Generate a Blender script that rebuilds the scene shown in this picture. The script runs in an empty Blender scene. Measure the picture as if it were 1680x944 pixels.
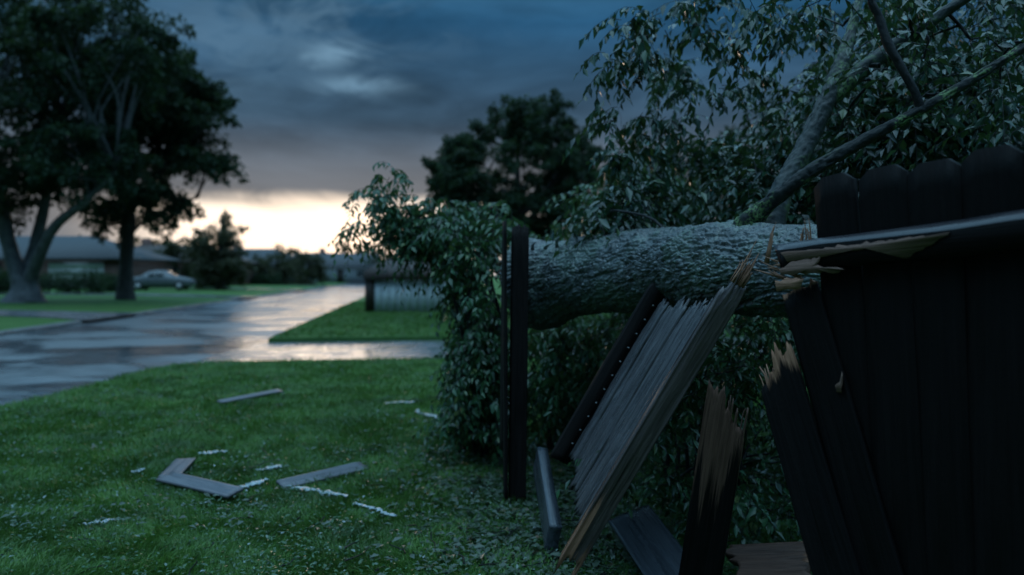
import bpy, math, random
import numpy as np
from mathutils import Vector, Matrix

# ------------------------------------------------------------------ camera
SC = bpy.context.scene
COL = SC.collection
H, F, CX, HY = 1.40, 1307.0, 840.0, 450.0      # eye height, focal length and horizon in photo pixels (1680 wide)

def P(px, py, Y):
    """surveying helper: the point at depth Y seen in direction (px, py)"""
    return np.array([(px - CX) / F * Y, Y, H - (py - HY) / F * Y])

def G(px, py, z=0.0):
    Y = (H - z) * F / (py - HY)
    return np.array([(px - CX) / F * Y, Y, z])

cam = bpy.data.cameras.new('camera')
camo = bpy.data.objects.new('camera', cam); COL.objects.link(camo)
camo.location = (0, 0, H); camo.rotation_euler = (math.radians(90), 0, 0)
cam.sensor_width = 36.0; cam.lens = F / 1680 * 36; cam.shift_y = -(472 - HY) / 1680
cam.clip_start = 0.05; cam.clip_end = 3000
cam.dof.use_dof = True; cam.dof.focus_distance = 3.15; cam.dof.aperture_fstop = 1.4
SC.camera = camo

# ------------------------------------------------------------------ world, sun, exposure
SUN_AZ, SUN_EL = math.atan(-0.235), math.radians(3.6)     # the glow: a little left of the view axis, just above the horizon
W = bpy.data.worlds.new('World'); SC.world = W; W.use_nodes = True
nt = W.node_tree; nt.nodes.clear()

class NB:
    """tiny node builder"""
    def __init__(s, nt): s.nt = nt
    def n(s, t, **kw):
        nd = s.nt.nodes.new(t)
        for k, v in kw.items(): setattr(nd, k, v)
        return nd
    def set(s, sock, v):
        if isinstance(v, bpy.types.NodeSocket): s.nt.links.new(v, sock)
        elif v is not None: sock.default_value = v
    def m(s, op, a, b=None, c=None, clamp=False):
        nd = s.n('ShaderNodeMath', operation=op, use_clamp=clamp)
        s.set(nd.inputs[0], a)
        if b is not None: s.set(nd.inputs[1], b)
        if c is not None: s.set(nd.inputs[2], c)
        return nd.outputs[0]
    def mix(s, f, a, b, blend='MIX'):
        nd = s.n('ShaderNodeMix', data_type='RGBA', blend_type=blend)
        s.set(nd.inputs[0], f); s.set(nd.inputs[6], a); s.set(nd.inputs[7], b)
        return nd.outputs[2]
    def ramp(s, f, stops, interp='LINEAR'):
        nd = s.n('ShaderNodeValToRGB'); cr = nd.color_ramp; cr.interpolation = interp
        while len(cr.elements) < len(stops): cr.elements.new(0.5)
        for e, (p, c) in zip(cr.elements, stops):
            e.position = p
            e.color = (c, c, c, 1) if isinstance(c, (int, float)) else (*c, 1)
        s.set(nd.inputs[0], f)
        return nd.outputs[0]
    def noise(s, vec, scale, detail=4, rough=0.55, dist=0.0):
        nd = s.n('ShaderNodeTexNoise')
        if vec is not None: s.set(nd.inputs['Vector'], vec)
        nd.inputs['Scale'].default_value = scale; nd.inputs['Detail'].default_value = detail
        nd.inputs['Roughness'].default_value = rough; nd.inputs['Distortion'].default_value = dist
        return nd.outputs['Fac']
    def comb(s, x, y, z):
        nd = s.n('ShaderNodeCombineXYZ')
        for i, v in enumerate((x, y, z)): s.set(nd.inputs[i], v)
        return nd.outputs[0]
    def maprange(s, v, a, b, c=0.0, d=1.0, smooth=True):
        nd = s.n('ShaderNodeMapRange', interpolation_type='SMOOTHSTEP' if smooth else 'LINEAR')
        s.set(nd.inputs[0], v); s.set(nd.inputs[1], a); s.set(nd.inputs[2], b); s.set(nd.inputs[3], c); s.set(nd.inputs[4], d)
        return nd.outputs[0]
    def scale(s, col, k):
        nd = s.n('ShaderNodeVectorMath', operation='SCALE'); s.set(nd.inputs[0], col); s.set(nd.inputs[3], k)
        return nd.outputs[0]
    def add(s, a, b):
        nd = s.n('ShaderNodeVectorMath', operation='ADD'); s.set(nd.inputs[0], a); s.set(nd.inputs[1], b)
        return nd.outputs[0]

b = NB(nt)
tc = b.n('ShaderNodeTexCoord'); sep = b.n('ShaderNodeSeparateXYZ'); nt.links.new(tc.outputs['Generated'], sep.inputs[0])
sx, sy, sz = sep.outputs
z0 = b.m('MAXIMUM', sz, 0.0)
az = b.m('ARCTAN2', sx, sy)
daz = b.m('SUBTRACT', az, SUN_AZ)
glow = b.m('EXPONENT', b.m('MULTIPLY', b.m('MULTIPLY', daz, daz), -1 / (2 * 0.165 ** 2)))      # nearness to the sunset
wide = b.m('EXPONENT', b.m('MULTIPLY', b.m('MULTIPLY', daz, daz), -1 / (2 * 0.34 ** 2)))
inv = b.m('DIVIDE', 1.0, b.m('ADD', z0, 0.16))
plane = b.comb(b.m('MULTIPLY', sx, inv), b.m('MULTIPLY', sy, b.m('MULTIPLY', inv, 1.6)), 0.0)   # cloud deck overhead
c1 = b.noise(plane, 0.75, 5, 0.5, 0.35)
c2 = b.noise(b.comb(b.m('MULTIPLY', az, 2.2), b.m('MULTIPLY', sz, 11.0), 3.7), 1.0, 5, 0.55, 0.5)
c4 = b.noise(b.comb(b.m('MULTIPLY', az, 6.0), b.m('MULTIPLY', sz, 20.0), 8.1), 1.0, 5, .6, 1.0)
cl = b.m('ADD', b.m('ADD', b.m('MULTIPLY', c1, .40), b.m('MULTIPLY', c2, .36)), b.m('MULTIPLY', c4, .24))
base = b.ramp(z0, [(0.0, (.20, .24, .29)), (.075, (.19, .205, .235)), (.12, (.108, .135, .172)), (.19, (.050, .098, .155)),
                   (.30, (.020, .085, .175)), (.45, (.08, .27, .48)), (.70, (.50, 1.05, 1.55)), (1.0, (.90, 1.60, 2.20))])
broad = b.m('EXPONENT', b.m('MULTIPLY', b.m('MULTIPLY', daz, daz), -1 / (2 * 1.0 ** 2)))
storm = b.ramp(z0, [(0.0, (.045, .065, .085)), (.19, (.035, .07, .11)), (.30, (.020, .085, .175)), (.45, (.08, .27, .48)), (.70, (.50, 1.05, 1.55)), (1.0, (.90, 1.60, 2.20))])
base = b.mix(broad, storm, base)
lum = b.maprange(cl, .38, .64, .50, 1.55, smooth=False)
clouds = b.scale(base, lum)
warm = b.m('MULTIPLY', wide, b.m('MULTIPLY', b.maprange(sz, .0, .085), b.maprange(sz, .19, .09)))
clouds = b.mix(b.m('MULTIPLY', warm, .40), clouds, (.235, .215, .195, 1))
c3 = b.noise(b.comb(b.m('MULTIPLY', az, 9.0), b.m('MULTIPLY', sz, 22.0), 1.3), 1.0, 5, .6, .8)
# brighter rents in the cloud where the sky behind shows
def rent(px, py, wa, we, amp):
    a0 = math.atan((px - CX) / F); e0 = math.sin(math.atan((HY - py) / math.hypot(F, px - CX)))
    da = b.m('ADD', b.m('DIVIDE', b.m('SUBTRACT', az, a0), wa), b.m('MULTIPLY', b.m('SUBTRACT', c3, .5), 5.0))
    de = b.m('ADD', b.m('DIVIDE', b.m('SUBTRACT', sz, e0), we), b.m('MULTIPLY', b.m('SUBTRACT', c3, .45), 4.5))
    r2 = b.m('ADD', b.m('MULTIPLY', da, da), b.m('MULTIPLY', de, de))
    return b.m('MULTIPLY', b.m('EXPONENT', b.m('MULTIPLY', r2, -1.0)), amp)
rents = b.m('ADD', b.m('ADD', rent(552, 84, .035, .012, .75), rent(582, 136, .04, .012, .75)), rent(330, 40, .16, .05, .35))
clouds = b.mix(rents, clouds, (.17, .31, .44, 1))
sky = b.n('ShaderNodeTexSky', sky_type='NISHITA'); sky.sun_disc = False
sky.sun_elevation = SUN_EL; sky.sun_rotation = SUN_AZ
sky.air_density = 1.0; sky.dust_density = 2.0; sky.ozone_density = 1.0
clear = b.scale(sky.outputs[0], 0.012)
clear = b.add(clear, b.scale((1.0, .96, .90), b.maprange(glow, 0, .7, .35, 1.06)))
edge = b.m('ADD', .087, b.m('MULTIPLY', b.m('SUBTRACT', b.m('ADD', b.m('MULTIPLY', c2, .6), b.m('MULTIPLY', c3, .4)), .5), .05))
strip = b.m('MULTIPLY', b.maprange(sz, b.m('ADD', edge, .014), b.m('SUBTRACT', edge, .012)), b.maprange(glow, .12, .70))
final = b.mix(strip, clouds, clear)
bg = b.n('ShaderNodeBackground'); bg.inputs[1].default_value = 1.0
nt.links.new(final, bg.inputs[0])
wo = b.n('ShaderNodeOutputWorld'); nt.links.new(bg.outputs[0], wo.inputs[0])

sl = bpy.data.lights.new('sun', 'SUN'); so = bpy.data.objects.new('sun', sl); COL.objects.link(so)
sl.energy = 0.20; sl.angle = math.radians(16); sl.color = (1.0, .78, .58)
sdir = Vector((math.sin(SUN_AZ) * math.cos(SUN_EL), math.cos(SUN_AZ) * math.cos(SUN_EL), math.sin(SUN_EL)))
so.rotation_euler = (-sdir).to_track_quat('-Z', 'Y').to_euler(); so.location = sdir * 200

SC.view_settings.view_transform = 'Standard'; SC.view_settings.look = 'None'
SC.view_settings.exposure = 0.0; SC.view_settings.gamma = 1.0; SC.view_settings.use_curve_mapping = False
SC.render.engine = 'CYCLES'
SC.cycles.use_denoising = True
SC.cycles.max_bounces = 6; SC.cycles.transparent_max_bounces = 4; SC.cycles.caustics_reflective = False; SC.cycles.caustics_refractive = False
SC.cycles.sample_clamp_indirect = 4.0

# ------------------------------------------------------------------ helpers
WM = {}                                                  # world matrices of things and parts

def reg(o, mw, parent=None):
    COL.objects.link(o)
    if parent is not None:
        o.parent = parent; o.matrix_local = WM[parent.name].inverted() @ mw
    else:
        o.matrix_world = mw
    WM[o.name] = mw.copy()
    return o

def tag(o, label=None, cat=None, group=None, kind=None):
    if label: o['label'] = label
    if cat: o['category'] = cat
    if group: o['group'] = group
    if kind: o['kind'] = kind
    return o

def thing(name, label, cat, loc, group=None):
    o = bpy.data.objects.new(name, None); o.empty_display_size = .1
    reg(o, Matrix.Translation(Vector([float(v) for v in loc])))
    return tag(o, label, cat, group)

def mk(name, V, Fc, mats, midx=None, smooth=False):
    """numpy -> mesh; Fc is (n,3) or (n,4) or a list of such arrays"""
    V = np.asarray(V, dtype=np.float32)
    if not isinstance(Fc, list): Fc = [Fc]
    Fc = [np.asarray(f, dtype=np.int32) for f in Fc if len(f)]
    me = bpy.data.meshes.new(name)
    loops = np.concatenate([f.ravel() for f in Fc])
    tot = np.concatenate([np.full(len(f), f.shape[1], dtype=np.int32) for f in Fc])
    start = np.concatenate([[0], np.cumsum(tot)[:-1]]).astype(np.int32)
    me.vertices.add(len(V)); me.vertices.foreach_set('co', V.ravel())
    me.loops.add(len(loops)); me.loops.foreach_set('vertex_index', loops)
    me.polygons.add(len(tot)); me.polygons.foreach_set('loop_start', start); me.polygons.foreach_set('loop_total', tot)
    for m in (mats if isinstance(mats, (list, tuple)) else [mats]): me.materials.append(m)
    if midx is not None: me.polygons.foreach_set('material_index', np.asarray(midx, dtype=np.int32))
    if smooth: me.polygons.foreach_set('use_smooth', np.ones(len(tot), dtype=bool))
    me.update(calc_edges=True); me.validate()
    return me

def ob(name, me, parent=None, mw=None):
    return reg(bpy.data.objects.new(name, me), mw if mw is not None else Matrix.Identity(4), parent)

def nrm(v):
    v = np.asarray(v, dtype=float); return v / np.maximum(np.linalg.norm(v, axis=-1, keepdims=True), 1e-9)

def frame(o, zdir, front):
    """matrix whose z runs along zdir and whose -y faces `front`"""
    z = nrm(zdir); y = -np.asarray(front, float); y = nrm(y - z * np.dot(y, z)); x = np.cross(y, z)
    m = Matrix.Identity(4)
    for i in range(3): m[i][0], m[i][1], m[i][2], m[i][3] = float(x[i]), float(y[i]), float(z[i]), float(o[i])
    return m

class MB:
    """collects quads/tris of one part"""
    def __init__(s): s.v, s.f, s.n = [], [], 0
    def add(s, V, Fc):
        V = np.asarray(V, float); s.v.append(V); s.f.append(np.asarray(Fc, int) + s.n); s.n += len(V); return s
    def box(s, lo, hi):
        (x0, y0, z0), (x1, y1, z1) = lo, hi
        return s.add([[x0,y0,z0],[x1,y0,z0],[x1,y1,z0],[x0,y1,z0],[x0,y0,z1],[x1,y0,z1],[x1,y1,z1],[x0,y1,z1]],
                     [[0,3,2,1],[4,5,6,7],[0,1,5,4],[1,2,6,5],[2,3,7,6],[3,0,4,7]])
    def mesh(s, name, mats, smooth=False):
        q = [f for f in s.f if f.shape[1] == 4]; t = [f for f in s.f if f.shape[1] == 3]
        fl = ([np.concatenate(q)] if q else []) + ([np.concatenate(t)] if t else [])
        return mk(name, np.concatenate(s.v), fl, mats, smooth=smooth)

def hash2(i, j, seed=0):
    h = (i.astype(np.int64) * 374761393 + j.astype(np.int64) * 668265263 + seed * 144665) & 0xffffffff
    h = ((h ^ (h >> 13)) * 1274126177) & 0xffffffff
    return ((h ^ (h >> 16)) & 0xffff) / 65535.0

def vnoise(x, y, seed=0):
    x, y = np.broadcast_arrays(np.asarray(x, float), np.asarray(y, float))
    i, j = np.floor(x), np.floor(y); fx, fy = x - i, y - j
    fx = fx * fx * (3 - 2 * fx); fy = fy * fy * (3 - 2 * fy); i = i.astype(int); j = j.astype(int)
    a, c = hash2(i, j, seed), hash2(i + 1, j, seed); d, e = hash2(i, j + 1, seed), hash2(i + 1, j + 1, seed)
    return (a * (1 - fx) + c * fx) * (1 - fy) + (d * (1 - fx) + e * fx) * fy

def fbm(x, y, seed=0, o=4):
    s, a, t = 0, .5, 0
    for k in range(o): s = s + a * vnoise(x * 2 ** k, y * 2 ** k, seed + k); t += a; a *= .5
    return s / t

def crom(pts, rad, n):
    """Catmull-Rom resample of a polyline with radii"""
    p = np.asarray(pts, float); r = np.asarray(rad, float)
    q = np.column_stack([p, r]); q = np.vstack([2 * q[0] - q[1], q, 2 * q[-1] - q[-2]])
    m = len(p) - 1; t = np.linspace(0, m - 1e-6, n); i = t.astype(int); f = (t - i)[:, None]
    a, b_, c, d = q[i], q[i + 1], q[i + 2], q[i + 3]
    o = .5 * (2 * b_ + (c - a) * f + (2 * a - 5 * b_ + 4 * c - d) * f ** 2 + (3 * b_ - a - 3 * c + d) * f ** 3)
    return o[:, :3], np.maximum(o[:, 3], .0005)

def frames(c):
    t = nrm(np.gradient(c, axis=0)); up = np.array([0, 0, 1.0]) if abs(t[0][2]) < .9 else np.array([1.0, 0, 0])
    n = [nrm(np.cross(t[0], up))]
    for k in range(1, len(t)): v = n[-1] - t[k] * np.dot(n[-1], t[k]); n.append(nrm(v))
    n = np.array(n); return t, n, np.cross(t, n)

def tube(pts, rad, seg=8, n=None, jit=0.0, seed=0):
    c, r = crom(pts, rad, n or max(4, 4 * len(pts)))
    t, nn, bb = frames(c); th = np.linspace(0, 2 * math.pi, seg, endpoint=False)
    rr = r[:, None] * np.ones(seg)
    if jit: rr = rr * (1 + jit * (vnoise(np.arange(len(c))[:, None] * .6, th[None] * 1.6, seed) - .5) * 2)
    V = c[:, None] + rr[..., None] * (np.cos(th)[None, :, None] * nn[:, None] + np.sin(th)[None, :, None] * bb[:, None])
    m = len(c); V = V.reshape(-1, 3)
    i = np.arange(m - 1)[:, None] * seg; j = np.arange(seg)[None]; j2 = (j + 1) % seg
    q = np.stack([i + j, i + j2, i + seg + j2, i + seg + j], -1).reshape(-1, 4)
    V = np.vstack([V, c[0], c[-1]]); a, e = m * seg, m * seg + 1; jj = np.arange(seg)
    cap = np.vstack([np.stack([np.full(seg, a), (jj + 1) % seg, jj], 1), np.stack([np.full(seg, e), (m - 1) * seg + jj, (m - 1) * seg + (jj + 1) % seg], 1)])
    return V, q, cap

def add_tube(mb, *a, **k):
    V, q, cap = tube(*a, **k); n0 = mb.n
    mb.add(V, q); mb.f.append(cap + n0)

# ------------------------------------------------------------------ materials
def mat(name):
    m = bpy.data.materials.new(name); m.use_nodes = True; t = m.node_tree; t.nodes.clear()
    b = NB(t); p = b.n('ShaderNodeBsdfPrincipled'); o = b.n('ShaderNodeOutputMaterial'); t.links.new(p.outputs[0], o.inputs[0])
    return m, b, p, o

def obco(b): return b.n('ShaderNodeTexCoord').outputs['Object']
def worldco(b): return b.n('ShaderNodeNewGeometry').outputs['Position']
def stretch(b, v, s):
    nd = b.n('ShaderNodeVectorMath', operation='MULTIPLY'); b.set(nd.inputs[0], v); nd.inputs[1].default_value = s; return nd.outputs[0]
def bump(b, p, h, strength, dist):
    nd = b.n('ShaderNodeBump'); nd.inputs['Strength'].default_value = strength; nd.inputs['Distance'].default_value = dist
    b.set(nd.inputs['Height'], h); b.set(p.inputs['Normal'], nd.outputs[0])

def plain(name, c1, c2, rough=.7, scale=8.0, bstr=0.0, bdist=.01, spec=.5):
    m, b, p, o = mat(name); v = obco(b); n = b.noise(v, scale, 5)
    b.set(p.inputs['Base Color'], b.ramp(n, [(.3, c1), (.7, c2)])); p.inputs['Roughness'].default_value = rough
    p.inputs['Specular IOR Level'].default_value = spec
    if bstr: bump(b, p, b.noise(v, scale * 4, 4), bstr, bdist)
    return m

WP, PAIRS = {}, {}
def wood(name, c1, c2, rough=(.35, .6), grain=90.0, bstr=.5, spec=.4, lich=None):
    WP[name] = (c1, c2, rough, grain, bstr, spec)
    m, b, p, o = mat(name); v = obco(b)
    g = b.noise(stretch(b, v, (grain, grain, grain * .035)), 1.0, 4, .6, .8)
    g2 = b.noise(stretch(b, v, (14, 14, 2.2)), 1.0, 4)
    col = b.ramp(b.m('ADD', b.m('MULTIPLY', g, .6), b.m('MULTIPLY', g2, .4)), [(.33, c1), (.68, c2)])
    if lich: col = b.mix(b.m('MULTIPLY', b.maprange(b.noise(v, 7.0, 6, .65), .56, .66), .7), col, (*lich, 1))
    b.set(p.inputs['Base Color'], col)
    b.set(p.inputs['Roughness'], b.maprange(g2, .3, .7, rough[0], rough[1])); p.inputs['Specular IOR Level'].default_value = spec
    bump(b, p, b.m('ADD', g, b.m('MULTIPLY', b.noise(v, 60, 3), .3)), bstr, .004)
    return m

def pair(a, c):
    """weathered outside `a` that gives way to torn wood `c` where the board's raw attribute says so"""
    if (a, c) in PAIRS: return PAIRS[(a, c)]
    A, C = WP[M[a].name], WP[M[c].name]; m, b, p, o = mat(a + '_and_' + c); v = obco(b)
    g = b.noise(stretch(b, v, (A[3], A[3], A[3] * .035)), 1.0, 4, .6, .8); g2 = b.noise(stretch(b, v, (14, 14, 2.2)), 1.0, 4); g3 = b.noise(stretch(b, v, (150, 150, 5)), 1.0, 3, .6, .5)
    k = b.m('ADD', b.m('MULTIPLY', g, .6), b.m('MULTIPLY', g2, .4)); k3 = b.m('ADD', b.m('MULTIPLY', g3, .6), b.m('MULTIPLY', g2, .4))
    at = b.n('ShaderNodeAttribute'); at.attribute_name = 'raw'
    f = b.maprange(b.m('ADD', at.outputs['Fac'], b.m('MULTIPLY', b.m('SUBTRACT', g3, .5), 1.6)), .2, .9)
    b.set(p.inputs['Base Color'], b.mix(f, b.ramp(k, [(.33, A[0]), (.68, A[1])]), b.ramp(k3, [(.33, C[0]), (.68, C[1])])))
    b.set(p.inputs['Roughness'], b.maprange(g2, .3, .7, A[2][0], A[2][1])); p.inputs['Specular IOR Level'].default_value = A[5]
    bump(b, p, b.m('ADD', b.m('ADD', g, b.m('MULTIPLY', f, g3)), b.m('MULTIPLY', b.noise(v, 60, 3), .3)), A[4], .005)
    PAIRS[(a, c)] = m; return m

M = {}
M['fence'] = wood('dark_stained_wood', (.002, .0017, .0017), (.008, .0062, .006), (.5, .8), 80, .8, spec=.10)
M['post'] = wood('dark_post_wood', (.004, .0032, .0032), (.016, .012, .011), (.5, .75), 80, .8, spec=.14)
M['rail'] = wood('wet_skylit_rail_wood', (.020, .018, .022), (.05, .045, .05), (.2, .42), 70, .4, spec=.6)  # lighter copy of the fence wood, paints skylight onto the wet chamfer
M['raw'] = wood('freshly_torn_wood', (.16, .070, .038), (.40, .20, .125), (.5, .75), 150, 1.0, spec=.3)
M['rawpale'] = wood('pale_torn_wood', (.075, .036, .025), (.25, .14, .105), (.5, .75), 130, .9, spec=.3)
M['grey'] = wood('weathered_grey_wood', (.012, .011, .012), (.115, .108, .115), (.16, .42), 110, 1.3, spec=.7)
M['beam'] = wood('brown_weathered_beam', (.020, .014, .014), (.115, .085, .080), (.2, .45), 90, 1.0, spec=.55)
M['brown'] = wood('brown_split_wood', (.05, .026, .019), (.15, .078, .055), (.45, .7), 110, 1.0, spec=.3)
M['slab'] = wood('wet_dark_slab', (.02, .024, .03), (.07, .08, .095), (.16, .4), 60, .9, spec=.7)
M['lawnboard'] = wood('grey_picket_wood', (.05, .05, .06), (.19, .185, .20), (.3, .55), 90, .6, spec=.5)

# bark
def bark_mat(name, c1, c2, lichen, la, lb, spec=.3, ra=.35):
    m, b, p, o = mat(name); v = worldco(b)
    n = b.noise(v, 26, 6, .65); n2 = b.noise(v, 5.0, 5, .6); n3 = b.noise(v, 90, 3, .6)
    col = b.ramp(n, [(.3, c1), (.7, c2)])
    lm = b.m('MULTIPLY', b.maprange(n2, la, lb), b.maprange(n3, .42, .56))
    b.set(p.inputs['Base Color'], b.mix(lm, col, (*lichen, 1)))
    b.set(p.inputs['Roughness'], b.maprange(n, .3, .7, ra, .55)); p.inputs['Specular IOR Level'].default_value = spec
    bump(b, p, b.m('ADD', n, b.m('MULTIPLY', n3, .7)), .6, .005)
    return m
M['bark'] = bark_mat('wet_grey_bark', (.012, .015, .016), (.115, .138, .140), (.10, .145, .11), .46, .60, .85, .18)
M['limb'] = bark_mat('mossy_limb_bark', (.013, .015, .015), (.060, .072, .070), (.11, .17, .07), .50, .60)
M['limbdark'] = bark_mat('dark_mossy_limb_bark', (.006, .007, .007), (.024, .028, .027), (.13, .20, .08), .53, .61, .2)
M['branch'] = bark_mat('dark_branch_bark', (.006, .006, .006), (.02, .02, .02), (.05, .08, .045), .6, .7, .2)
M['darkbark'] = plain('distant_bark', (.025, .022, .02), (.06, .055, .05), .8, 6, .5, .03)
M['palebark'] = plain('grey_trunk_bark', (.05, .05, .052), (.13, .13, .135), .65, 4, .5, .03)

def leaf_mat(name, c1, c2, c3, rough=.32, trans=.25, spec=.5, patch=None):
    m, b, p, o = mat(name)
    r = b.n('ShaderNodeNewGeometry').outputs['Random Per Island']
    col = b.ramp(r, [(0, c1), (.55, c2), (.93, c2), (1.0, c3)])
    if patch: col = b.mix(1.0, col, b.ramp(b.noise(worldco(b), patch, 5, .65), [(.32, (.30, .34, .34)), (.55, (.85, .85, .85)), (.72, (1.2, 1.12, 1.05))]), 'MULTIPLY')
    b.set(p.inputs['Base Color'], col); p.inputs['Roughness'].default_value = rough; p.inputs['Specular IOR Level'].default_value = spec
    tr = b.n('ShaderNodeBsdfTranslucent'); b.set(tr.inputs[0], b.mix(.5, col, (.10, .16, .03, 1)))
    mx = b.n('ShaderNodeMixShader'); mx.inputs[0].default_value = trans
    b.nt.links.new(p.outputs[0], mx.inputs[1]); b.nt.links.new(tr.outputs[0], mx.inputs[2]); b.nt.links.new(mx.outputs[0], o.inputs[0])
    return m
M['leaf'] = leaf_mat('wet_leaf', (.004, .014, .009), (.024, .070, .038), (.12, .17, .05), .17, .22, .7)
M['shrubleaf'] = leaf_mat('shrub_leaf', (.010, .036, .018), (.052, .135, .058), (.17, .22, .07), .21, .28, .55)
M['treeleaf'] = leaf_mat('tree_leaf', (.010, .024, .014), (.022, .048, .024), (.04, .075, .03), .5, .25, .2)
M['farleaf'] = leaf_mat('far_tree_leaf', (.035, .042, .024), (.065, .062, .034), (.11, .08, .045), .6, .25, .25)
M['grass'] = leaf_mat('grass_blade', (.052, .150, .028), (.135, .290, .056), (.22, .28, .10), .30, .3, .4, patch=1.7)
M['litter'] = leaf_mat('fallen_leaf', (.03, .055, .03), (.075, .105, .075), (.13, .09, .055), .35, .1, .4)

M['cover'] = leaf_mat('ground_cover_leaf', (.018, .06, .022), (.04, .115, .04), (.34, .40, .40), .28, .2, .5)
def lawn_mat():
    m, b, p, o = mat('lawn_turf'); v = worldco(b)
    n = b.noise(v, .9, 5, .6); n2 = b.noise(v, 22, 5, .7)
    col = b.mix(n2, b.ramp(n, [(.3, (.035, .09, .022)), (.7, (.065, .14, .034))]), b.ramp(n, [(.3, (.06, .16, .038)), (.7, (.10, .20, .05))]))
    b.set(p.inputs['Base Color'], col); p.inputs['Roughness'].default_value = .75; p.inputs['Specular IOR Level'].default_value = .2
    bump(b, p, b.m('ADD', b.noise(v, 35, 4, .7), b.noise(v, 6, 3)), .9, .05)
    return m
M['lawn'] = lawn_mat()
M['soil'] = plain('damp_soil', (.012, .012, .010), (.035, .032, .026), .6, 5, .8, .03)

def road_mat():
    m, b, p, o = mat('wet_asphalt'); v = worldco(b)
    a = math.atan(-.1206)
    vr = b.n('ShaderNodeVectorRotate', rotation_type='Z_AXIS'); b.set(vr.inputs['Vector'], v); vr.inputs['Angle'].default_value = -a
    pud = b.noise(stretch(b, vr.outputs[0], (.30, .42, 1)), 1.0, 5, .55, .6)
    fine = b.noise(v, 60, 3)
    wet = b.maprange(pud, .40, .60)
    b.set(p.inputs['Base Color'], b.mix(wet, (.080, .086, .094, 1), (.050, .056, .064, 1)))
    b.set(p.inputs['Roughness'], b.m('ADD', b.maprange(wet, 0, 1, .40, .08, smooth=False), b.m('MULTIPLY', fine, .04)))
    p.inputs['Specular IOR Level'].default_value = .6; p.inputs['IOR'].default_value = 2.6
    streak = b.noise(stretch(b, v, (.35, 1.5, 1)), 1.0, 4, .55, .4)
    hgt = b.m('ADD', b.m('ADD', b.m('MULTIPLY', b.noise(v, 3.0, 3, .5), .10), b.m('MULTIPLY', streak, 1.0)), b.m('MULTIPLY', fine, .006))
    bump(b, p, hgt, 1.0, .17)
    return m
M['road'] = road_mat()
def conc_mat(name, c1, c2, lo, hi):
    m, b, p, o = mat(name); v = worldco(b)
    n = b.noise(v, 1.1, 5, .6, .5)
    b.set(p.inputs['Base Color'], b.ramp(n, [(.3, c1), (.7, c2)])); b.set(p.inputs['Roughness'], b.maprange(n, .38, .6, hi, lo))
    p.inputs['Specular IOR Level'].default_value = .6; p.inputs['IOR'].default_value = 1.9
    bump(b, p, b.noise(stretch(b, v, (.6, 2.0, 1)), 1.0, 4), 1.0, .09)
    return m
M['drive'] = conc_mat('wet_concrete', (.10, .105, .11), (.20, .20, .205), .06, .30)
M['kerb'] = conc_mat('kerb_concrete', (.10, .095, .09), (.2, .19, .18), .3, .6)

M['brick'] = plain('red_brown_brick', (.10, .05, .04), (.19, .10, .08), .8, 9, .3, .02)
M['siding'] = plain('grey_siding', (.20, .21, .22), (.30, .31, .32), .6, 4)
M['cream'] = plain('cream_trim', (.42, .41, .39), (.52, .51, .49), .5, 4)
M['white'] = plain('white_boards', (.52, .55, .58), (.68, .70, .72), .5, 5)
M['roof'] = plain('grey_shingles', (.02, .022, .026), (.05, .055, .062), .6, 14, .5, .03)
M['roofbrown'] = plain('brown_shingles', (.035, .022, .018), (.075, .048, .04), .7, 14, .5, .03)
M['darktrim'] = plain('dark_brown_trim', (.025, .016, .013), (.05, .033, .028), .6, 6)
M['carpaint'] = plain('silver_car_paint', (.09, .10, .11), (.13, .14, .15), .35, 3, spec=.5)
M['tyre'] = plain('tyre_rubber', (.012, .012, .012), (.02, .02, .02), .8, 10)
M['metal'] = plain('rim_metal', (.35, .35, .36), (.45, .45, .46), .35, 6)
M['redlens'] = plain('red_lens', (.25, .01, .01), (.3, .015, .015), .2, 6)
mg, bgn, pg, _ = mat('window_glass'); pg.inputs['Base Color'].default_value = (.02, .025, .03, 1); pg.inputs['Roughness'].default_value = .06
pg.inputs['Specular IOR Level'].default_value = .8; M['glass'] = mg

# ------------------------------------------------------------------ setting: ground, road, lawns, drives
RD = nrm(np.array([-.1206, 1.0])); RN = np.array([-RD[1], RD[0]])     # along the road / to its far (left) side
RR0 = np.array([-5.33, 17.43]); RL0 = np.array([-12.40, 19.26])       # points on the right and left road edge
ROADZ = -.10

def struct(name, me, parent=None):
    o = ob(name, me, parent); o['kind'] = 'structure'; return o

def flat(z, pts): return mk('sheet', [[x, y, z] for x, y in pts], [list(range(len(pts)))] if len(pts) > 4 else np.array([list(range(len(pts)))]), None)

def poly_mesh(name, pts, z, depth, m):
    """a slab with outline pts (counter-clockwise), its top at z"""
    n = len(pts); me = bpy.data.meshes.new(name)
    V = [(x, y, z) for x, y in pts] + [(x, y, z - depth) for x, y in pts]
    Fc = [list(range(n))] + [[i, n + i, n + (i + 1) % n, (i + 1) % n] for i in range(n)]
    me.from_pydata(V, [], Fc); me.materials.append(m); me.update(); return me

struct('ground', mk('ground', [[-900, -60, -.14], [900, -60, -.14], [900, 1500, -.14], [-900, 1500, -.14]], np.array([[0, 1, 2, 3]]), M['soil']))
A = RR0 + RD * -45; B_ = RR0 + RD * 700; C_ = RL0 + RD * 700; D_ = RL0 + RD * -47
struct('road', poly_mesh('road', [tuple(A + [.6, 0]), tuple(B_ + [.6, 0]), tuple(C_ - [.3, 0]), tuple(D_ - [.3, 0])], ROADZ, .03, M['road']))
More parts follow.
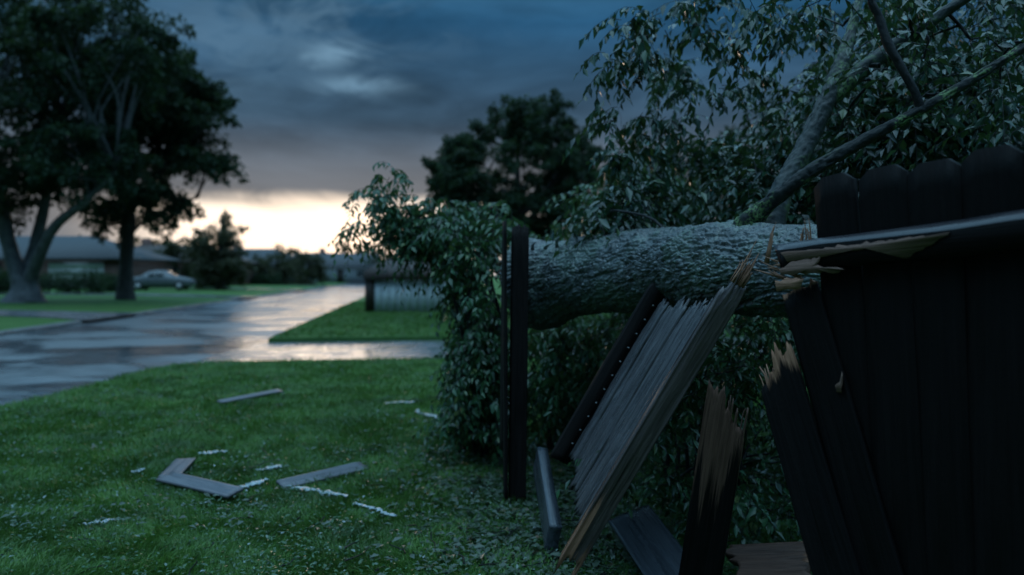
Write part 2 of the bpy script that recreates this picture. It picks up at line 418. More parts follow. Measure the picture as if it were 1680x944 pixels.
# drive that crosses in front, and the lawns on both sides of it
def along(p0, t): return tuple(p0 + np.array([1, .136]) * t)
struct('driveway', poly_mesh('driveway', [along(np.array([-5.45, 12.6]), 0), along(np.array([-5.45, 12.6]), 45), along(np.array([-5.45, 17.5]), 45), along(np.array([-5.45, 17.5]), 0)], ROADZ + .006, .03, M['drive']))
NEAR = [(-6.9, -30), (40, -30), (40, 18.7), (-1.2, 13.26), (-3.0, 13.02), (-3.84, 12.90), (-4.4, 12.78), (-4.89, 12.52), (-5.2, 12.2), (-5.36, 11.8), (-5.36, 11.2), (-5.30, 9.84), (-5.42, 8.4), (-5.75, 5.5)]
near_lawn = struct('near_lawn', poly_mesh('near_lawn', NEAR, 0.0, .16, M['lawn']))
mp = [tuple(RR0), (40, RR0[1] + 45.3 * .136), (60, 400), tuple(RR0 + RD * 420), tuple(RR0 + RD * 60)]
struct('middle_lawn', poly_mesh('middle_lawn', mp, 0.0, .16, M['lawn']))

def farz(d, y): return .05 * 6.0 * (1 - np.exp(-np.maximum(d, 0) / 6.0)) * 1.0
nd, ns_ = 40, 60
dd = np.concatenate([[0], np.geomspace(.6, 260, nd - 1)]); ss = np.linspace(-50, 600, ns_)
gx = RL0[0] + RN[0] * dd[:, None] + RD[0] * ss[None]; gy = RL0[1] + RN[1] * dd[:, None] + RD[1] * ss[None]
gz = farz(dd, 0)[:, None] + 0 * gx
V = np.stack([gx, gy, gz], -1).reshape(-1, 3)
i = np.arange(nd - 1)[:, None] * ns_; j = np.arange(ns_ - 1)[None]
q = np.stack([i + j, i + j + 1, i + ns_ + j + 1, i + ns_ + j], -1).reshape(-1, 4)
struct('far_lawn', mk('far_lawn', V, q, M['lawn'], smooth=True))
def farpt(d, s, dz=0.0):
    return np.array([RL0[0] + RN[0] * d + RD[0] * s, RL0[1] + RN[1] * d + RD[1] * s, float(farz(np.array(d), 0)) + dz])
def fars(p):      # world xy -> ground height on the far side
    d = float(np.dot(np.asarray(p)[:2] - RL0, RN)); return float(farz(np.array(d), 0)) if d > 0 else 0.0
# kerbs: butt against the lawns, 12 cm step
def kerb(pts, w=.14):
    pts = np.array(pts, float); t = nrm(np.gradient(pts, axis=0)); n = np.stack([-t[:, 1], t[:, 0]], 1)
    mb = MB()
    a, c = pts - n * .003, pts + n * w; m = len(pts)
    zt = .012
    V = np.vstack([np.column_stack([a, np.full(m, -.13)]), np.column_stack([a, np.full(m, zt)]), np.column_stack([c, np.full(m, zt)]), np.column_stack([c, np.full(m, -.13)])])
    k = np.arange(m - 1)
    f = [np.stack([r * m + k, r * m + k + 1, (r + 1) % 4 * m + k + 1, (r + 1) % 4 * m + k], 1) for r in range(4)]
    return mb.add(V, np.vstack(f)).mesh('kerb', M['kerb'])
struct('kerb', kerb([RL0 + RD * s for s in np.linspace(-50, 200, 40)]))
for s0, w, L in ((5.4, 3.3, 30), (26.5, 3.2, 26), (48.0, 3.6, 24), (70, 3.6, 24)):
    ds = np.linspace(-.25, L, 24); fl = .7 * np.exp(-np.maximum(ds, 0) / .7)
    a = np.array([farpt(max(d, 0) if d >= 0 else d, s0 - f_, .022) for d, f_ in zip(ds, fl)]); c = np.array([farpt(d, s0 + w + f_, .022) for d, f_ in zip(ds, fl)])
    m = len(ds); k = np.arange(m - 1)
    struct('side_driveway', mk('side_driveway', np.vstack([a, c]), np.stack([k, k + 1, m + k + 1, m + k], 1), M['drive']))

# ------------------------------------------------------------------ leaves
LEAFV = np.array([[0, 0, 0], [-.5, .42, .10], [.5, .42, .10], [0, .48, 0.0], [0, 1.0, -.10]])
LEAFF = np.array([[0, 3, 1], [0, 2, 3], [1, 3, 4], [3, 2, 4]])

def leaf_verts(p, d, n, L, Wd):
    d = nrm(d); s = nrm(np.cross(d, n)); n = np.cross(s, d)
    lv = LEAFV
    return (p[:, None] + s[:, None] * (lv[None, :, 0:1] * Wd[:, None, None]) + d[:, None] * (lv[None, :, 1:2] * L[:, None, None])
            + n[:, None] * (lv[None, :, 2:3] * L[:, None, None]))

def leaves_mesh(name, p, d, n, L, Wd, m):
    V = leaf_verts(p, d, n, L, Wd).reshape(-1, 3)
    Fc = (LEAFF[None] + (np.arange(len(p)) * 5)[:, None, None]).reshape(-1, 3)
    return mk(name, V, Fc, m)

def sprays(rng, centers, radii, twigs, leaves, tl=(.18, .42), droop=.16, ls=(.055, .10), down=.55, zmin=None):
    """twigs that radiate from cluster centres, with alternate drooping leaves; returns leaf arrays and twig tubes"""
    c = np.repeat(centers, twigs, 0); r = np.repeat(radii, twigs); N = len(c)
    u = nrm(rng.normal(size=(N, 3))); u[:, 2] = u[:, 2] * .6 - .05; u = nrm(u)
    s = c + nrm(rng.normal(size=(N, 3))) * (r * rng.random(N) ** .5 * .75)[:, None]
    L = rng.uniform(*tl, N); t = np.linspace(0, 1, 5)
    pts = s[:, None] + u[:, None] * (L[:, None] * t)[..., None] + np.array([0, 0, -1.0]) * (droop * (L / .3)[:, None] * t ** 2)[..., None]
    tt = np.linspace(.12, 1.0, leaves); k = tt * 4; i0 = np.minimum(k.astype(int), 3); f = (k - i0)[None, :, None]
    lp = pts[:, i0] * (1 - f) + pts[:, i0 + 1] * f; tan = nrm(pts[:, i0 + 1] - pts[:, i0])
    side = nrm(np.cross(tan, np.array([0, 0, 1.0]) + 1e-3)); alt = np.where(np.arange(leaves) % 2, 1., -1.)[None, :, None]
    d = tan * .55 + side * alt * .75 + np.array([0, 0, -down]) + rng.normal(size=lp.shape) * .28
    nn = np.array([0, 0, 1.0]) * .7 + tan * .25 + rng.normal(size=lp.shape) * .45
    LL = rng.uniform(*ls, lp.shape[:2]) * np.linspace(1.05, .75, leaves); WW = LL * rng.uniform(.36, .5, LL.shape)
    lp, d, nn, LL, WW = lp.reshape(-1, 3), nrm(d).reshape(-1, 3), nn.reshape(-1, 3), LL.ravel(), WW.ravel()
    if zmin is not None:
        ok = lp[:, 2] - LL > zmin; lp, d, nn, LL, WW = lp[ok], d[ok], nn[ok], LL[ok], WW[ok]
        pts = pts[pts[:, :, 2].min(1) > zmin]
    return (lp, d, nn, LL, WW), pts

def twig_mesh(name, pts, r, m):
    """triangular-section tubes along many short polylines at once"""
    N, K, _ = pts.shape; t = nrm(np.gradient(pts, axis=1)); a = nrm(np.cross(t, np.array([.3, .5, .8]))); c = np.cross(t, a)
    rad = r * np.linspace(1, .35, K)[None, :, None, None]
    th = np.array([0, 2.094, 4.189])
    V = pts[:, :, None] + rad * (np.cos(th)[None, None, :, None] * a[:, :, None] + np.sin(th)[None, None, :, None] * c[:, :, None])
    base = (np.arange(N) * K * 3)[:, None, None] + (np.arange(K - 1) * 3)[None, :, None]; j = np.arange(3)[None, None]; j2 = (j + 1) % 3
    q = np.stack([base + j, base + j2, base + 3 + j2, base + 3 + j], -1).reshape(-1, 4)
    return mk(name, V.reshape(-1, 3), q, m)

def inpoly(x, y, poly):
    poly = np.asarray(poly, float); x1, y1 = poly[:, 0], poly[:, 1]; x2, y2 = np.roll(x1, -1), np.roll(y1, -1)
    c = np.zeros(np.shape(x), bool)
    for a, b_, c_, d_ in zip(x1, y1, x2, y2):
        cr = ((b_ > y) != (d_ > y)) & (x < (c_ - a) * (y - b_) / (d_ - b_ + 1e-12) + a); c ^= cr
    return c

def fill(rng, poly, n, y0, y1, holes=()):
    poly = np.asarray(poly, float); lo, hi = poly.min(0), poly.max(0); out = []
    while len(out) < n:
        x, y = rng.uniform(lo[0], hi[0]), rng.uniform(lo[1], hi[1])
        if not inpoly(np.array(x), np.array(y), poly): continue
        if any(inpoly(np.array(x), np.array(y), h) for h in holes) and rng.random() < .93: continue
        out.append(P(x, y, rng.uniform(y0, y1)))
    return np.array(out)

# ------------------------------------------------------------------ the fallen tree
rng = np.random.default_rng(11)
ft = thing('fallen_tree', 'fallen tree with thick scaly trunk lying across the broken wooden fence', 'tree', P(1000, 450, 4.6))
tp = [P(872, 463, 5.38), P(908, 459, 5.25), P(950, 456, 5.08), P(1010, 449, 4.78), P(1100, 440, 4.32), P(1200, 440, 3.82), P(1300, 446, 3.45), P(1420, 452, 3.15), P(1570, 452, 2.98), P(1780, 430, 2.95), P(2000, 390, 3.0)]
tr = [.255, .240, .230, .220, .207, .207, .190, .172, .150, .125, .10]
def bark_trunk():
    n, seg = 760, 300
    c, r = crom(tp, tr, n); t, nn, bb = frames(c); th = np.linspace(0, 2 * math.pi, seg, endpoint=False)
    s = np.concatenate([[0], np.cumsum(np.linalg.norm(np.diff(c, axis=0), axis=1))])
    S, T = np.meshgrid(s, th, indexing='ij')
    # scaly plates: cells stretched along the stem, running a little askew
    u = S / .058 + (fbm(S * 9, T * 2.5, 3) - .5) * 2.2; nc = 80
    v = T / (2 * math.pi) * nc + u * .95 + (fbm(S * 14, T * 4, 9) - .5) * 2.4
    iu, iv = np.floor(u), np.floor(v); f1 = np.full(u.shape, 9.0); f2 = np.full(u.shape, 9.0); hid = np.zeros(u.shape)
    for a in (-1, 0, 1):
        for e in (-1, 0, 1):
            ci, cj = (iu + a).astype(int), (iv + e).astype(int); cjm = cj
            dx = ci + hash2(ci, cjm, 1) - u; dy = cj + hash2(ci, cjm, 2) - v; d = np.sqrt(dx * dx + dy * dy)
            new = d < f1; f2 = np.where(new, f1, np.minimum(f2, d)); hid = np.where(new, hash2(ci, cjm, 5), hid); f1 = np.where(new, d, f1)
    plate = np.clip((f2 - f1) / .24, 0, 1) ** .6
    vary = .35 + 1.3 * fbm(S * 2.6, T * 1.6, 61); knot = sum(a_ * np.exp(-(((S - s_) / .07) ** 2 + ((np.angle(np.exp(1j * (T - t_)))) / .28) ** 2)) for s_, t_, a_ in [(.75, 3.9, .03), (1.2, 5.4, .022), (1.75, 4.3, .028), (.5, 5.0, .025), (1.5, 3.2, .02)])
    h = knot + vary * plate * (.007 + .012 * hid) + (fbm(S * 60, T * 14, 21) - .5) * .004 + (fbm(S * 5, T * 1.2, 31) - .5) * .02
    fw = T * 7 + (fbm(S * 3.5, T * 2, 71) - .5) * 5 + S * 5; rid = 1 - np.abs(2 * vnoise(fw, S * 2.2, 72) - 1); h = h - .016 * np.clip(rid - .72, 0, 1) / .28 * (.3 + fbm(S * 3, T * 2, 73))
    # root flare on the underside of the butt and a collar where the limb leaves
    fl = np.exp(-((S - .16) / .15) ** 2)[..., None]
    cosd = (np.cos(T)[..., None] * nn[:, None] + np.sin(T)[..., None] * bb[:, None])
    low = np.clip(-cosd[..., 2] * .9 - cosd[..., 1] * .3, 0, 1) ** 2
    R = r[:, None] + h + .085 * fl[..., 0] * low + .03 * np.exp(-(S / .10) ** 2)
    R = R * (1 + .03 * (fbm(S * 2.2, np.cos(T) * 1.5 + 5, 41) - .5) * 2)
    V = c[:, None] + R[..., None] * cosd
    # ragged, torn butt
    rag = (.5 - fbm(T * 3.5, S * 0 + 2, 51)) * .10
    V = V + t[:, None] * (rag * np.clip(1 - S / .12, 0, 1))[..., None]
    V = V.reshape(-1, 3); i = np.arange(n - 1)[:, None] * seg; j = np.arange(seg)[None]; j2 = (j + 1) % seg
    q = np.stack([i + j, i + j2, i + seg + j2, i + seg + j], -1).reshape(-1, 4)
    # torn end face: rings that step in and out
    rings = []; m0 = len(V)
    for k, f_ in enumerate((.92, .8, .65, .5, .34, .18)):
        ring = c[0] + (V[:seg] - c[0]) * f_ + t[0] * ((vnoise(np.arange(seg) * .35, np.full(seg, k * 3.1), 77) - .55) * .12)[:, None]
        rings.append(ring)
    V = np.vstack([V] + rings + [c[0:1]]); qs = [q]; midx = [np.zeros(len(q))]
    prev = np.arange(seg)
    for k in range(6):
        cur = m0 + k * seg + np.arange(seg); qs.append(np.stack([prev, cur, np.roll(cur, -1), np.roll(prev, -1)], 1)); midx.append(np.ones(seg)); prev = cur
    tri = np.stack([prev, np.full(seg, len(V) - 1), np.roll(prev, -1)], 1)
    return mk('trunk', V, [np.vstack(qs), tri], [M['bark'], M['brown']], np.concatenate(midx + [np.ones(seg)]), smooth=True)
ob('trunk', bark_trunk(), ft)

def limb(name, pts, rad, m, n=160, seg=48, amp=.004, seed=0):
    c, r = crom(pts, rad, n); t, nn, bb = frames(c); th = np.linspace(0, 2 * math.pi, seg, endpoint=False)
    s = np.concatenate([[0], np.cumsum(np.linalg.norm(np.diff(c, axis=0), axis=1))]); S, T = np.meshgrid(s, th, indexing='ij')
    h = (fbm(S * 40, np.cos(T) * 3 + np.sin(T) * 2.2, seed) - .5) * 2 * amp + (fbm(S * 4, np.cos(T) + 3, seed + 4) - .5) * .25 * r[:, None]
    cosd = np.cos(T)[..., None] * nn[:, None] + np.sin(T)[..., None] * bb[:, None]
    V = (c[:, None] + (r[:, None] + h)[..., None] * cosd).reshape(-1, 3)
    i = np.arange(n - 1)[:, None] * seg; j = np.arange(seg)[None]; j2 = (j + 1) % seg
    q = np.stack([i + j, i + j2, i + seg + j2, i + seg + j], -1).reshape(-1, 4)
    return ob(name, mk(name, np.vstack([V, c[-1:]]), [q, np.stack([(n - 1) * seg + np.arange(seg), (n - 1) * seg + (np.arange(seg) + 1) % seg, np.full(seg, n * seg)], 1)], m, smooth=True), ft)
LA = [P(1205, 440, 3.86), P(1222, 382, 3.76), P(1250, 345, 3.66), P(1295, 308, 3.58), P(1340, 275, 3.55), P(1420, 229, 3.50), P(1510, 180, 3.45), P(1600, 128, 3.42), P(1680, 78, 3.4), P(1800, 5, 3.4), P(1950, -90, 3.5)]
LAr = [.125, .075, .040, .033, .029, .024, .020, .018, .016, .02, .012]
LB = [P(1255, 400, 3.75), P(1283, 312, 3.82), P(1318, 248, 3.88), P(1345, 190, 3.93), P(1368, 138, 3.98), P(1385, 92, 4.02), P(1402, 30, 4.1), P(1425, -60, 4.3)]
LBr = [.080, .050, .047, .046, .046, .040, .022, .012]
LC = [P(1362, 165, 3.97), P(1395, 132, 3.97), P(1440, 96, 3.93), P(1500, 54, 3.88), P(1580, 0, 3.82), P(1700, -80, 3.8), P(1850, -170, 3.9)]
LCr = [.036, .042, .040, .030, .024, .018, .012]
LD = [P(1512, 182, 3.45), P(1500, 150, 3.45), P(1478, 110, 3.46), P(1456, 70, 3.48), P(1443, 30, 3.5), P(1428, -5, 3.52), P(1420, -70, 3.6)]
LDr = [.022, .018, .018, .020, .018, .016, .010]
limb('limb', LA, LAr, M['limbdark'], 260, 64, .008, 5); limb('limb', LB, LBr, M['limb'], 220, 64, .008, 15); limb('limb', LC, LCr, M['limb'], 160, seed=25)
limb('branch', LD, LDr, M['branch'], 90, 24, .003, 35)

# torn bark curling off the butt, over the trunk's top edge
for k in range(4):
    x = 874 + 20 * k; p0 = P(x, 410 - 2 * k, 5.05); up = np.array([rng.normal() * .02, -.03, rng.uniform(.03, .07)]); mb = MB()
    add_tube(mb, [p0, p0 + up * .6, p0 + up + np.array([.02, 0, 0])], [.014, .010, .003], seg=5, n=6)
    ob('bark_strip', mb.mesh('bark_strip', M['bark']), ft)

hole = [[(1075, 70), (1100, 20), (1180, 15), (1345, 55), (1335, 125), (1290, 120), (1190, 80)], [(1060, 120), (1120, 135), (1095, 175), (1055, 170)]]
mass = [(1005, 300), (1030, 240), (1150, 240), (1300, 190), (1380, 100), (1440, -50), (1760, -50), (1760, 440), (1340, 400), (1200, 372), (1000, 400), (985, 345)]
cA = np.vstack([fill(rng, mass, 150, 4.5, 7.2, hole), fill(rng, [(1020, 240), (1030, 60), (1080, -50), (1430, -50), (1330, 170)], 5, 5.2, 7.0, hole)])
cB = fill(rng, [(1180, -60), (1760, -60), (1760, 200), (1560, 200), (1400, 110), (1300, 30)], 26, 3.5, 4.3)
cT = np.array([P(x, y, yy) for x, y, yy in [(1000, 105, 4.7), (1035, 95, 4.8), (1075, 110, 4.9), (1010, 185, 4.8), (1050, 190, 5), (1015, 255, 5), (1060, 240, 5.1), (1050, 25, 4.7), (1085, 35, 4.8), (1030, 45, 4.6), (1120, 10, 4.8), (1150, 55, 4.7),
                                            (1200, 75, 4.6), (1130, 140, 5), (1180, 150, 5), (1240, 20, 4.6), (1290, 45, 4.5), (1100, 200, 5.1), (1240, 130, 5), (1290, 150, 5), (1330, 20, 4.4)]])
cR = fill(rng, [(1340, 130), (1700, 60), (1700, 300), (1420, 300)], 55, 4.3, 5.6)
cen = np.vstack([cA, cB, cT, cR])
rads = np.concatenate([np.full(len(cA), .25), np.full(len(cB), .16), np.full(len(cT), .11), np.full(len(cR), .28)])
lv1, tw1 = sprays(rng, cen[:len(cA)], rads[:len(cA)], 17, 10, tl=(.14, .40), ls=(.045, .115))
lv2, tw2 = sprays(rng, cB, np.full(len(cB), .16), 5, 9, ls=(.05, .085))
lv3, tw3 = sprays(rng, cT, np.full(len(cT), .10), 7, 10, tl=(.12, .3), droop=.2, ls=(.06, .11), down=.9)
lv4, tw4 = sprays(rng, cR, np.full(len(cR), .28), 16, 10)
LV = [np.concatenate(x) for x in zip(lv1, lv2, lv3, lv4)]; TW = np.concatenate([tw1, tw2, tw3, tw4])
# the 300 leaves that show largest are pieces of their own
lp = LV[0]; px = CX + lp[:, 0] / lp[:, 1] * F; py = HY - (lp[:, 2] - H) / lp[:, 1] * F
score = LV[3] / lp[:, 1]; score[(px < 960) | (px > 1675) | (py < 4) | (py > 360)] = 0
pick = np.argsort(-score)[:300]; keep = np.ones(len(lp), bool); keep[pick] = False
foliage = ob('foliage', leaves_mesh('foliage', *[a[keep] for a in LV], M['leaf']), ft); foliage['kind'] = 'stuff'
lm = mk('leaf', LEAFV * np.array([.43, 1, 1]), LEAFF, M['leaf'])
for k in pick:
    d = nrm(LV[1][k]); s = nrm(np.cross(d, LV[2][k])); n_ = np.cross(s, d); m = Matrix.Identity(4); L_ = LV[3][k]
    for a in range(3): m[a][0], m[a][1], m[a][2], m[a][3] = float(s[a] * L_), float(d[a] * L_), float(n_[a] * L_), float(lp[k][a])
    ob('leaf', lm, ft, m)
tws = ob('twigs', twig_mesh('twigs', TW, .0028, M['branch']), ft); tws['kind'] = 'stuff'
# boughs from the limbs out to every cluster
src = np.vstack([crom(p_, r_, 40)[0] for p_, r_ in ((LA, LAr), (LB, LBr), (LC, LCr), (LD, LDr))] + [crom(tp, tr, 60)[0][25:]])
mb = MB(); dmin = np.array([np.linalg.norm(src - c, axis=1).min() for c in cen]); nodes = src.copy(); rn = np.full(len(src), .012)
for k in np.argsort(dmin):
    c = cen[k]; d2 = np.linalg.norm(nodes - c, axis=1); jn = int(np.argmin(d2)); s0 = nodes[jn]; L_ = d2[jn]; ra = rn[jn] * .85
    mid = (s0 + c) / 2 + rng.normal(size=3) * .14 * L_ + np.array([0, 0, .10 * L_]); mid2 = mid * .4 + c * .6 + rng.normal(size=3) * .07 * L_
    add_tube(mb, [s0, mid, mid2, c], [ra, ra * .85, ra * .75, ra * .6], seg=5, n=12)
    nodes = np.vstack([nodes, [mid, c]]); rn = np.concatenate([rn, [ra * .8, ra * .62]])
bo = ob('boughs', mb.mesh('boughs', M['branch'], smooth=True), ft); bo['kind'] = 'stuff'

# ------------------------------------------------------------------ shrubs by and behind the fence
def shrub(name, label, base, centers, rad, twigs, leaves, seed, group=None, **kw):
    rg = np.random.default_rng(seed); t = thing(name, label, 'shrub', base, group)
    lv, tw = sprays(rg, centers, np.full(len(centers), rad), twigs, leaves, zmin=.01, **kw)
    o = ob('foliage', leaves_mesh('foliage', *lv, M['shrubleaf']), t); o['kind'] = 'stuff'
    o = ob('twigs', twig_mesh('twigs', tw, .0028, M['branch']), t); o['kind'] = 'stuff'
    mb = MB(); base = np.asarray(base, float)
    for c in centers[::2]:
        p0 = base + np.array([rg.normal() * .12, rg.normal() * .12, -.02]); mid = p0 * .85 + c * .15 + rg.normal(size=3) * .06; mid[2] = max(c[2] * .72, .1)
        add_tube(mb, [p0, mid, c], [.016, .010, .004], seg=5, n=12)
    o = ob('stems', mb.mesh('stems', M['branch'], smooth=True), t); o['kind'] = 'stuff'
    return t
cL = np.vstack([fill(rng, [(735, 350), (830, 335), (830, 700), (770, 710), (755, 560), (735, 430)], 50, 5.7, 7.0),
                fill(rng, [(610, 325), (640, 305), (740, 330), (740, 420), (690, 400), (620, 345)], 15, 6.0, 6.8),
                fill(rng, [(650, 360), (740, 330), (760, 440), (700, 425)], 16, 6.0, 6.9),
                fill(rng, [(745, 560), (830, 560), (830, 715), (755, 705)], 16, 5.6, 6.2), np.array([P(585, 375, 6.3), P(602, 318, 6.3), P(640, 300, 6.3), P(655, 395, 6.3)])])
shrub('drooping_shrub', 'tall leafy shrub left of the upright post, drooping over the lawn', (P(800, 760, 6.3)[0], 6.3, 0), cL, .17, 13, 9, 3, tl=(.14, .32), ls=(.055, .095), down=.8)
cM = fill(rng, [(868, 505), (1010, 515), (1010, 700), (900, 770), (868, 760)], 48, 5.3, 7.0)
cM = cM[cM[:, 2] > .08]
cM = np.vstack([cM, fill(rng, [(1000, 505), (1270, 505), (1270, 600), (1000, 620)], 18, 5.4, 7.0)])
shrub('hanging_shrub', 'dark leafy shrub under the trunk between the post and leaning panel', (.55, 6.2, 0), cM, .18, 13, 9, 4, tl=(.14, .32), ls=(.055, .095), down=.8)
cN = fill(rng, [(1060, 600), (1250, 520), (1340, 560), (1400, 900), (1000, 900), (980, 780)], 85, 3.9, 5.6)
cN = cN[cN[:, 2] > .08]
shrub('thicket_shrub', 'dense low shrub behind the two snapped pickets and the leaning panel', (1.2, 4.9, 0), cN, .18, 13, 9, 6, tl=(.14, .3), ls=(.05, .085), down=.6)
cO = fill(rng, [(1180, 420), (1420, 300), (1700, 260), (1700, 480), (1400, 560), (1240, 540)], 50, 4.6, 6.4)
shrub('backing_shrub', 'leafy shrub behind the trunk and the dog-eared fence section', (2.3, 5.6, 0), cO, .22, 13, 9, 8, tl=(.14, .32), ls=(.055, .09), down=.6)
cQ = np.vstack([fill(rng, [(985, 300), (1190, 260), (1200, 372), (1000, 390), (870, 395), (900, 370)], 36, 6.5, 9.0), fill(rng, [(870, 510), (1050, 510), (1060, 540), (870, 580)], 10, 7.6, 9)])
shrub('far_shrub', 'leafy shrub showing above the trunk below the round dark tree', (1.3, 8.0, 0), cQ, .26, 14, 9, 9, tl=(.16, .4), ls=(.06, .1), down=.6)

# ------------------------------------------------------------------ boards
def board(w, t, L, seed, top='flat', bot='flat', tear=.14, nx=10, nz=20, grain=.0012, groove=0.0, rawlen=None, warp=.004, mats=None, lean=0.0, botraw=.25):
    """a plank in local axes: x width, y thickness (front = -y), z length; ends flat, dog-eared or torn"""
    rg = np.random.default_rng(seed); xs = np.linspace(-w / 2, w / 2, nx + 1); u = (xs / w + .5)
    if top == 'dog': xs = np.sort(np.concatenate([np.linspace(-w / 2 + .038, w / 2 - .038, nx - 1), [-w / 2, w / 2]])); u = xs / w + .5
    def tornprof(k):
        hh = .35 * vnoise(u * 3.0 + k, np.full(nx + 1, seed * 1.3), seed) + .16 * vnoise(u * 9 + k, u * 0, seed + 1) + .05 * rg.random(nx + 1)
        for q0 in range(3): hh = np.maximum(hh, rg.uniform(.4, 1.0) * np.clip(1 - np.abs(u - rg.random()) / rg.uniform(.04, .24), 0, 1))
        sp = 1 - hh
        return tear * (sp + lean * (u if lean > 0 else u - 1) * 1.0)
    zt = np.full(nx + 1, L); zb = np.zeros(nx + 1); ztb, zbb = zt.copy(), zb.copy()
    if top == 'dog': zt = L - np.maximum(0, np.abs(xs) - (w / 2 - .038)) * .75; ztb = zt.copy()
    if top == 'torn': zt = L - tornprof(0); ztb = zt - rg.random(nx + 1) * tear * .35 + tear * .1
    if bot == 'torn': zb = tornprof(5); zbb = zb + rg.random(nx + 1) * tear * .3
    v = np.linspace(0, 1, nz + 1)
    def grid(zb_, zt_, y, sgn, sd):
        Z = zb_[None] + (zt_ - zb_)[None] * v[:, None]; X = np.repeat(xs[None], nz + 1, 0)
        wn = (vnoise(Z * 2.2 + sd, Z * 0 + seed, seed) - .5) * warp
        g = (fbm(X * 160 + sd, Z * 5, seed + sd) - .5) * 2 * grain
        if groove: g = g - groove * np.clip((fbm(X * 55 + sd * 3, Z * 1.6 + .2 * sd, seed + 7) - .54) * 9, 0, 1)
        edge_ = np.minimum(np.abs(X + w / 2), np.abs(X - w / 2)) < 1e-6
        Y = y + sgn * g * np.where(edge_, .3, 1) + wn
        if top == 'torn': Y = y * (1 - .55 * np.clip((v[:, None] - .93) / .07, 0, 1)) + (Y - y)
        return np.stack([X + (vnoise(Z * 3, Z * 0 + 9, seed + 3) - .5) * warp * .5, Y, Z], -1).reshape(-1, 3)
    Vf, Vb = grid(zb, zt, -t / 2, -1, 0), grid(zbb, ztb, t / 2, 1, 2); n1 = nx + 1; K = len(Vf)
    i = np.arange(nz)[:, None] * n1; j = np.arange(nx)[None]
    qf = np.stack([i + j, i + j + 1, i + n1 + j + 1, i + n1 + j], -1).reshape(-1, 4); qb = qf[:, ::-1] + K
    ii = np.arange(nz) * n1
    ql = np.stack([ii, ii + n1, K + ii + n1, K + ii], 1); qr = np.stack([ii + nx, K + ii + nx, K + ii + n1 + nx, ii + n1 + nx], 1)
    jj = np.arange(nx); r0 = nz * n1
    qt = np.stack([r0 + jj, r0 + jj + 1, K + r0 + jj + 1, K + r0 + jj], 1); qo = np.stack([jj, K + jj, K + jj + 1, jj + 1], 1)
    V = np.vstack([Vf, Vb]); Q = np.vstack([qf, qb, ql, qr, qt, qo]); raw = np.full(len(V), -2.0)
    if top == 'torn':
        rl = rawlen or tear * 1.1; wob = rl * .5 * (vnoise(V[:, 0] * 45 + V[:, 1] * 30, V[:, 0] * 0, seed + 2) - .5)
        raw = (V[:, 2] - (L - rl) + wob) / (.35 * rl)
    if bot == 'torn' and botraw > 0:
        wob = botraw * .9 * (vnoise(V[:, 0] * 50 + V[:, 1] * 30, V[:, 0] * 0, seed + 8) - .5); raw = np.maximum(raw, (botraw - V[:, 2] + wob) / (.35 * botraw))
    me = mk('plank', V, Q, pair(*mats) if isinstance(mats[0], str) else mats[0])
    at = me.attributes.new('raw', 'FLOAT', 'POINT'); at.data.foreach_set('value', np.clip(raw, -2, 2).astype(np.float32))
    return me

def splinters(rng, w, t, n, hmax, root=.05):
    """thin torn slivers standing on the end of a board, base at z=0 in the board's axes"""
    mb = MB()
    for k in range(n):
        x = rng.uniform(-w / 2, w / 2) * .92; y = rng.uniform(-t / 2, t / 2) * .7; h = hmax * rng.random() ** 1.6 + .012; r = rng.uniform(.0018, .005)
        add_tube(mb, [[x, y, -root], [x + rng.normal() * .002, y, h * .5], [x + rng.normal() * .008, y + rng.normal() * .006, h]], [r * 1.3, r, .0005], seg=4, n=5)
    return mb

# fence section on the right: the line of the fence in plan
FU = nrm(np.array([.216, -.45])); FNc = np.array([-FU[1], FU[0], 0]) * -1.0     # along the fence / towards the camera side
FNc = np.array([-.902, -.433, 0.0])
FO = np.array([1.023, 2.50])
def fence_at(px, py, off=0.0):
    o = FO + FNc[:2] * off; a = (px - CX) / F
    k = (a * o[1] - o[0]) / (FU[0] - a * FU[1]); Y = o[1] + FU[1] * k
    return np.array([a * Y, Y, H - (py - HY) / F * Y])
fence = thing('fence_section', 'nearly black dog-eared picket fence section still standing at right', 'fence', (FO[0], FO[1], 0))
hts = [1.712, 1.716, 1.712, 1.726, 1.735, 1.74, 1.745, 1.75, 1.75] + [1.75] * 5; tilt = [.095, .06, .035, .02, .012, .008, 0, 0, 0] + [0] * 5
for k in range(14):
    s = .166 * k - (.014 if k == 0 else 0); o = np.array([FO[0] + FU[0] * s, FO[1] + FU[1] * s, 0.0]); zt = hts[k]
    u3 = np.array([FU[0], FU[1], 0]); zd = nrm(np.array([0, 0, 1.0]) - u3 * tilt[k])
    top_ = o + np.array([0, 0, zt]); b0 = top_ - zd * (zt / zd[2] - .02); Lk = np.linalg.norm(top_ - b0)
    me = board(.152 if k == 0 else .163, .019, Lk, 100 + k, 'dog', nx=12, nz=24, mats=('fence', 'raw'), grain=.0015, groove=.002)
    ob('picket', me, fence, frame(b0, zd, FNc + rng.normal(size=3) * .02))
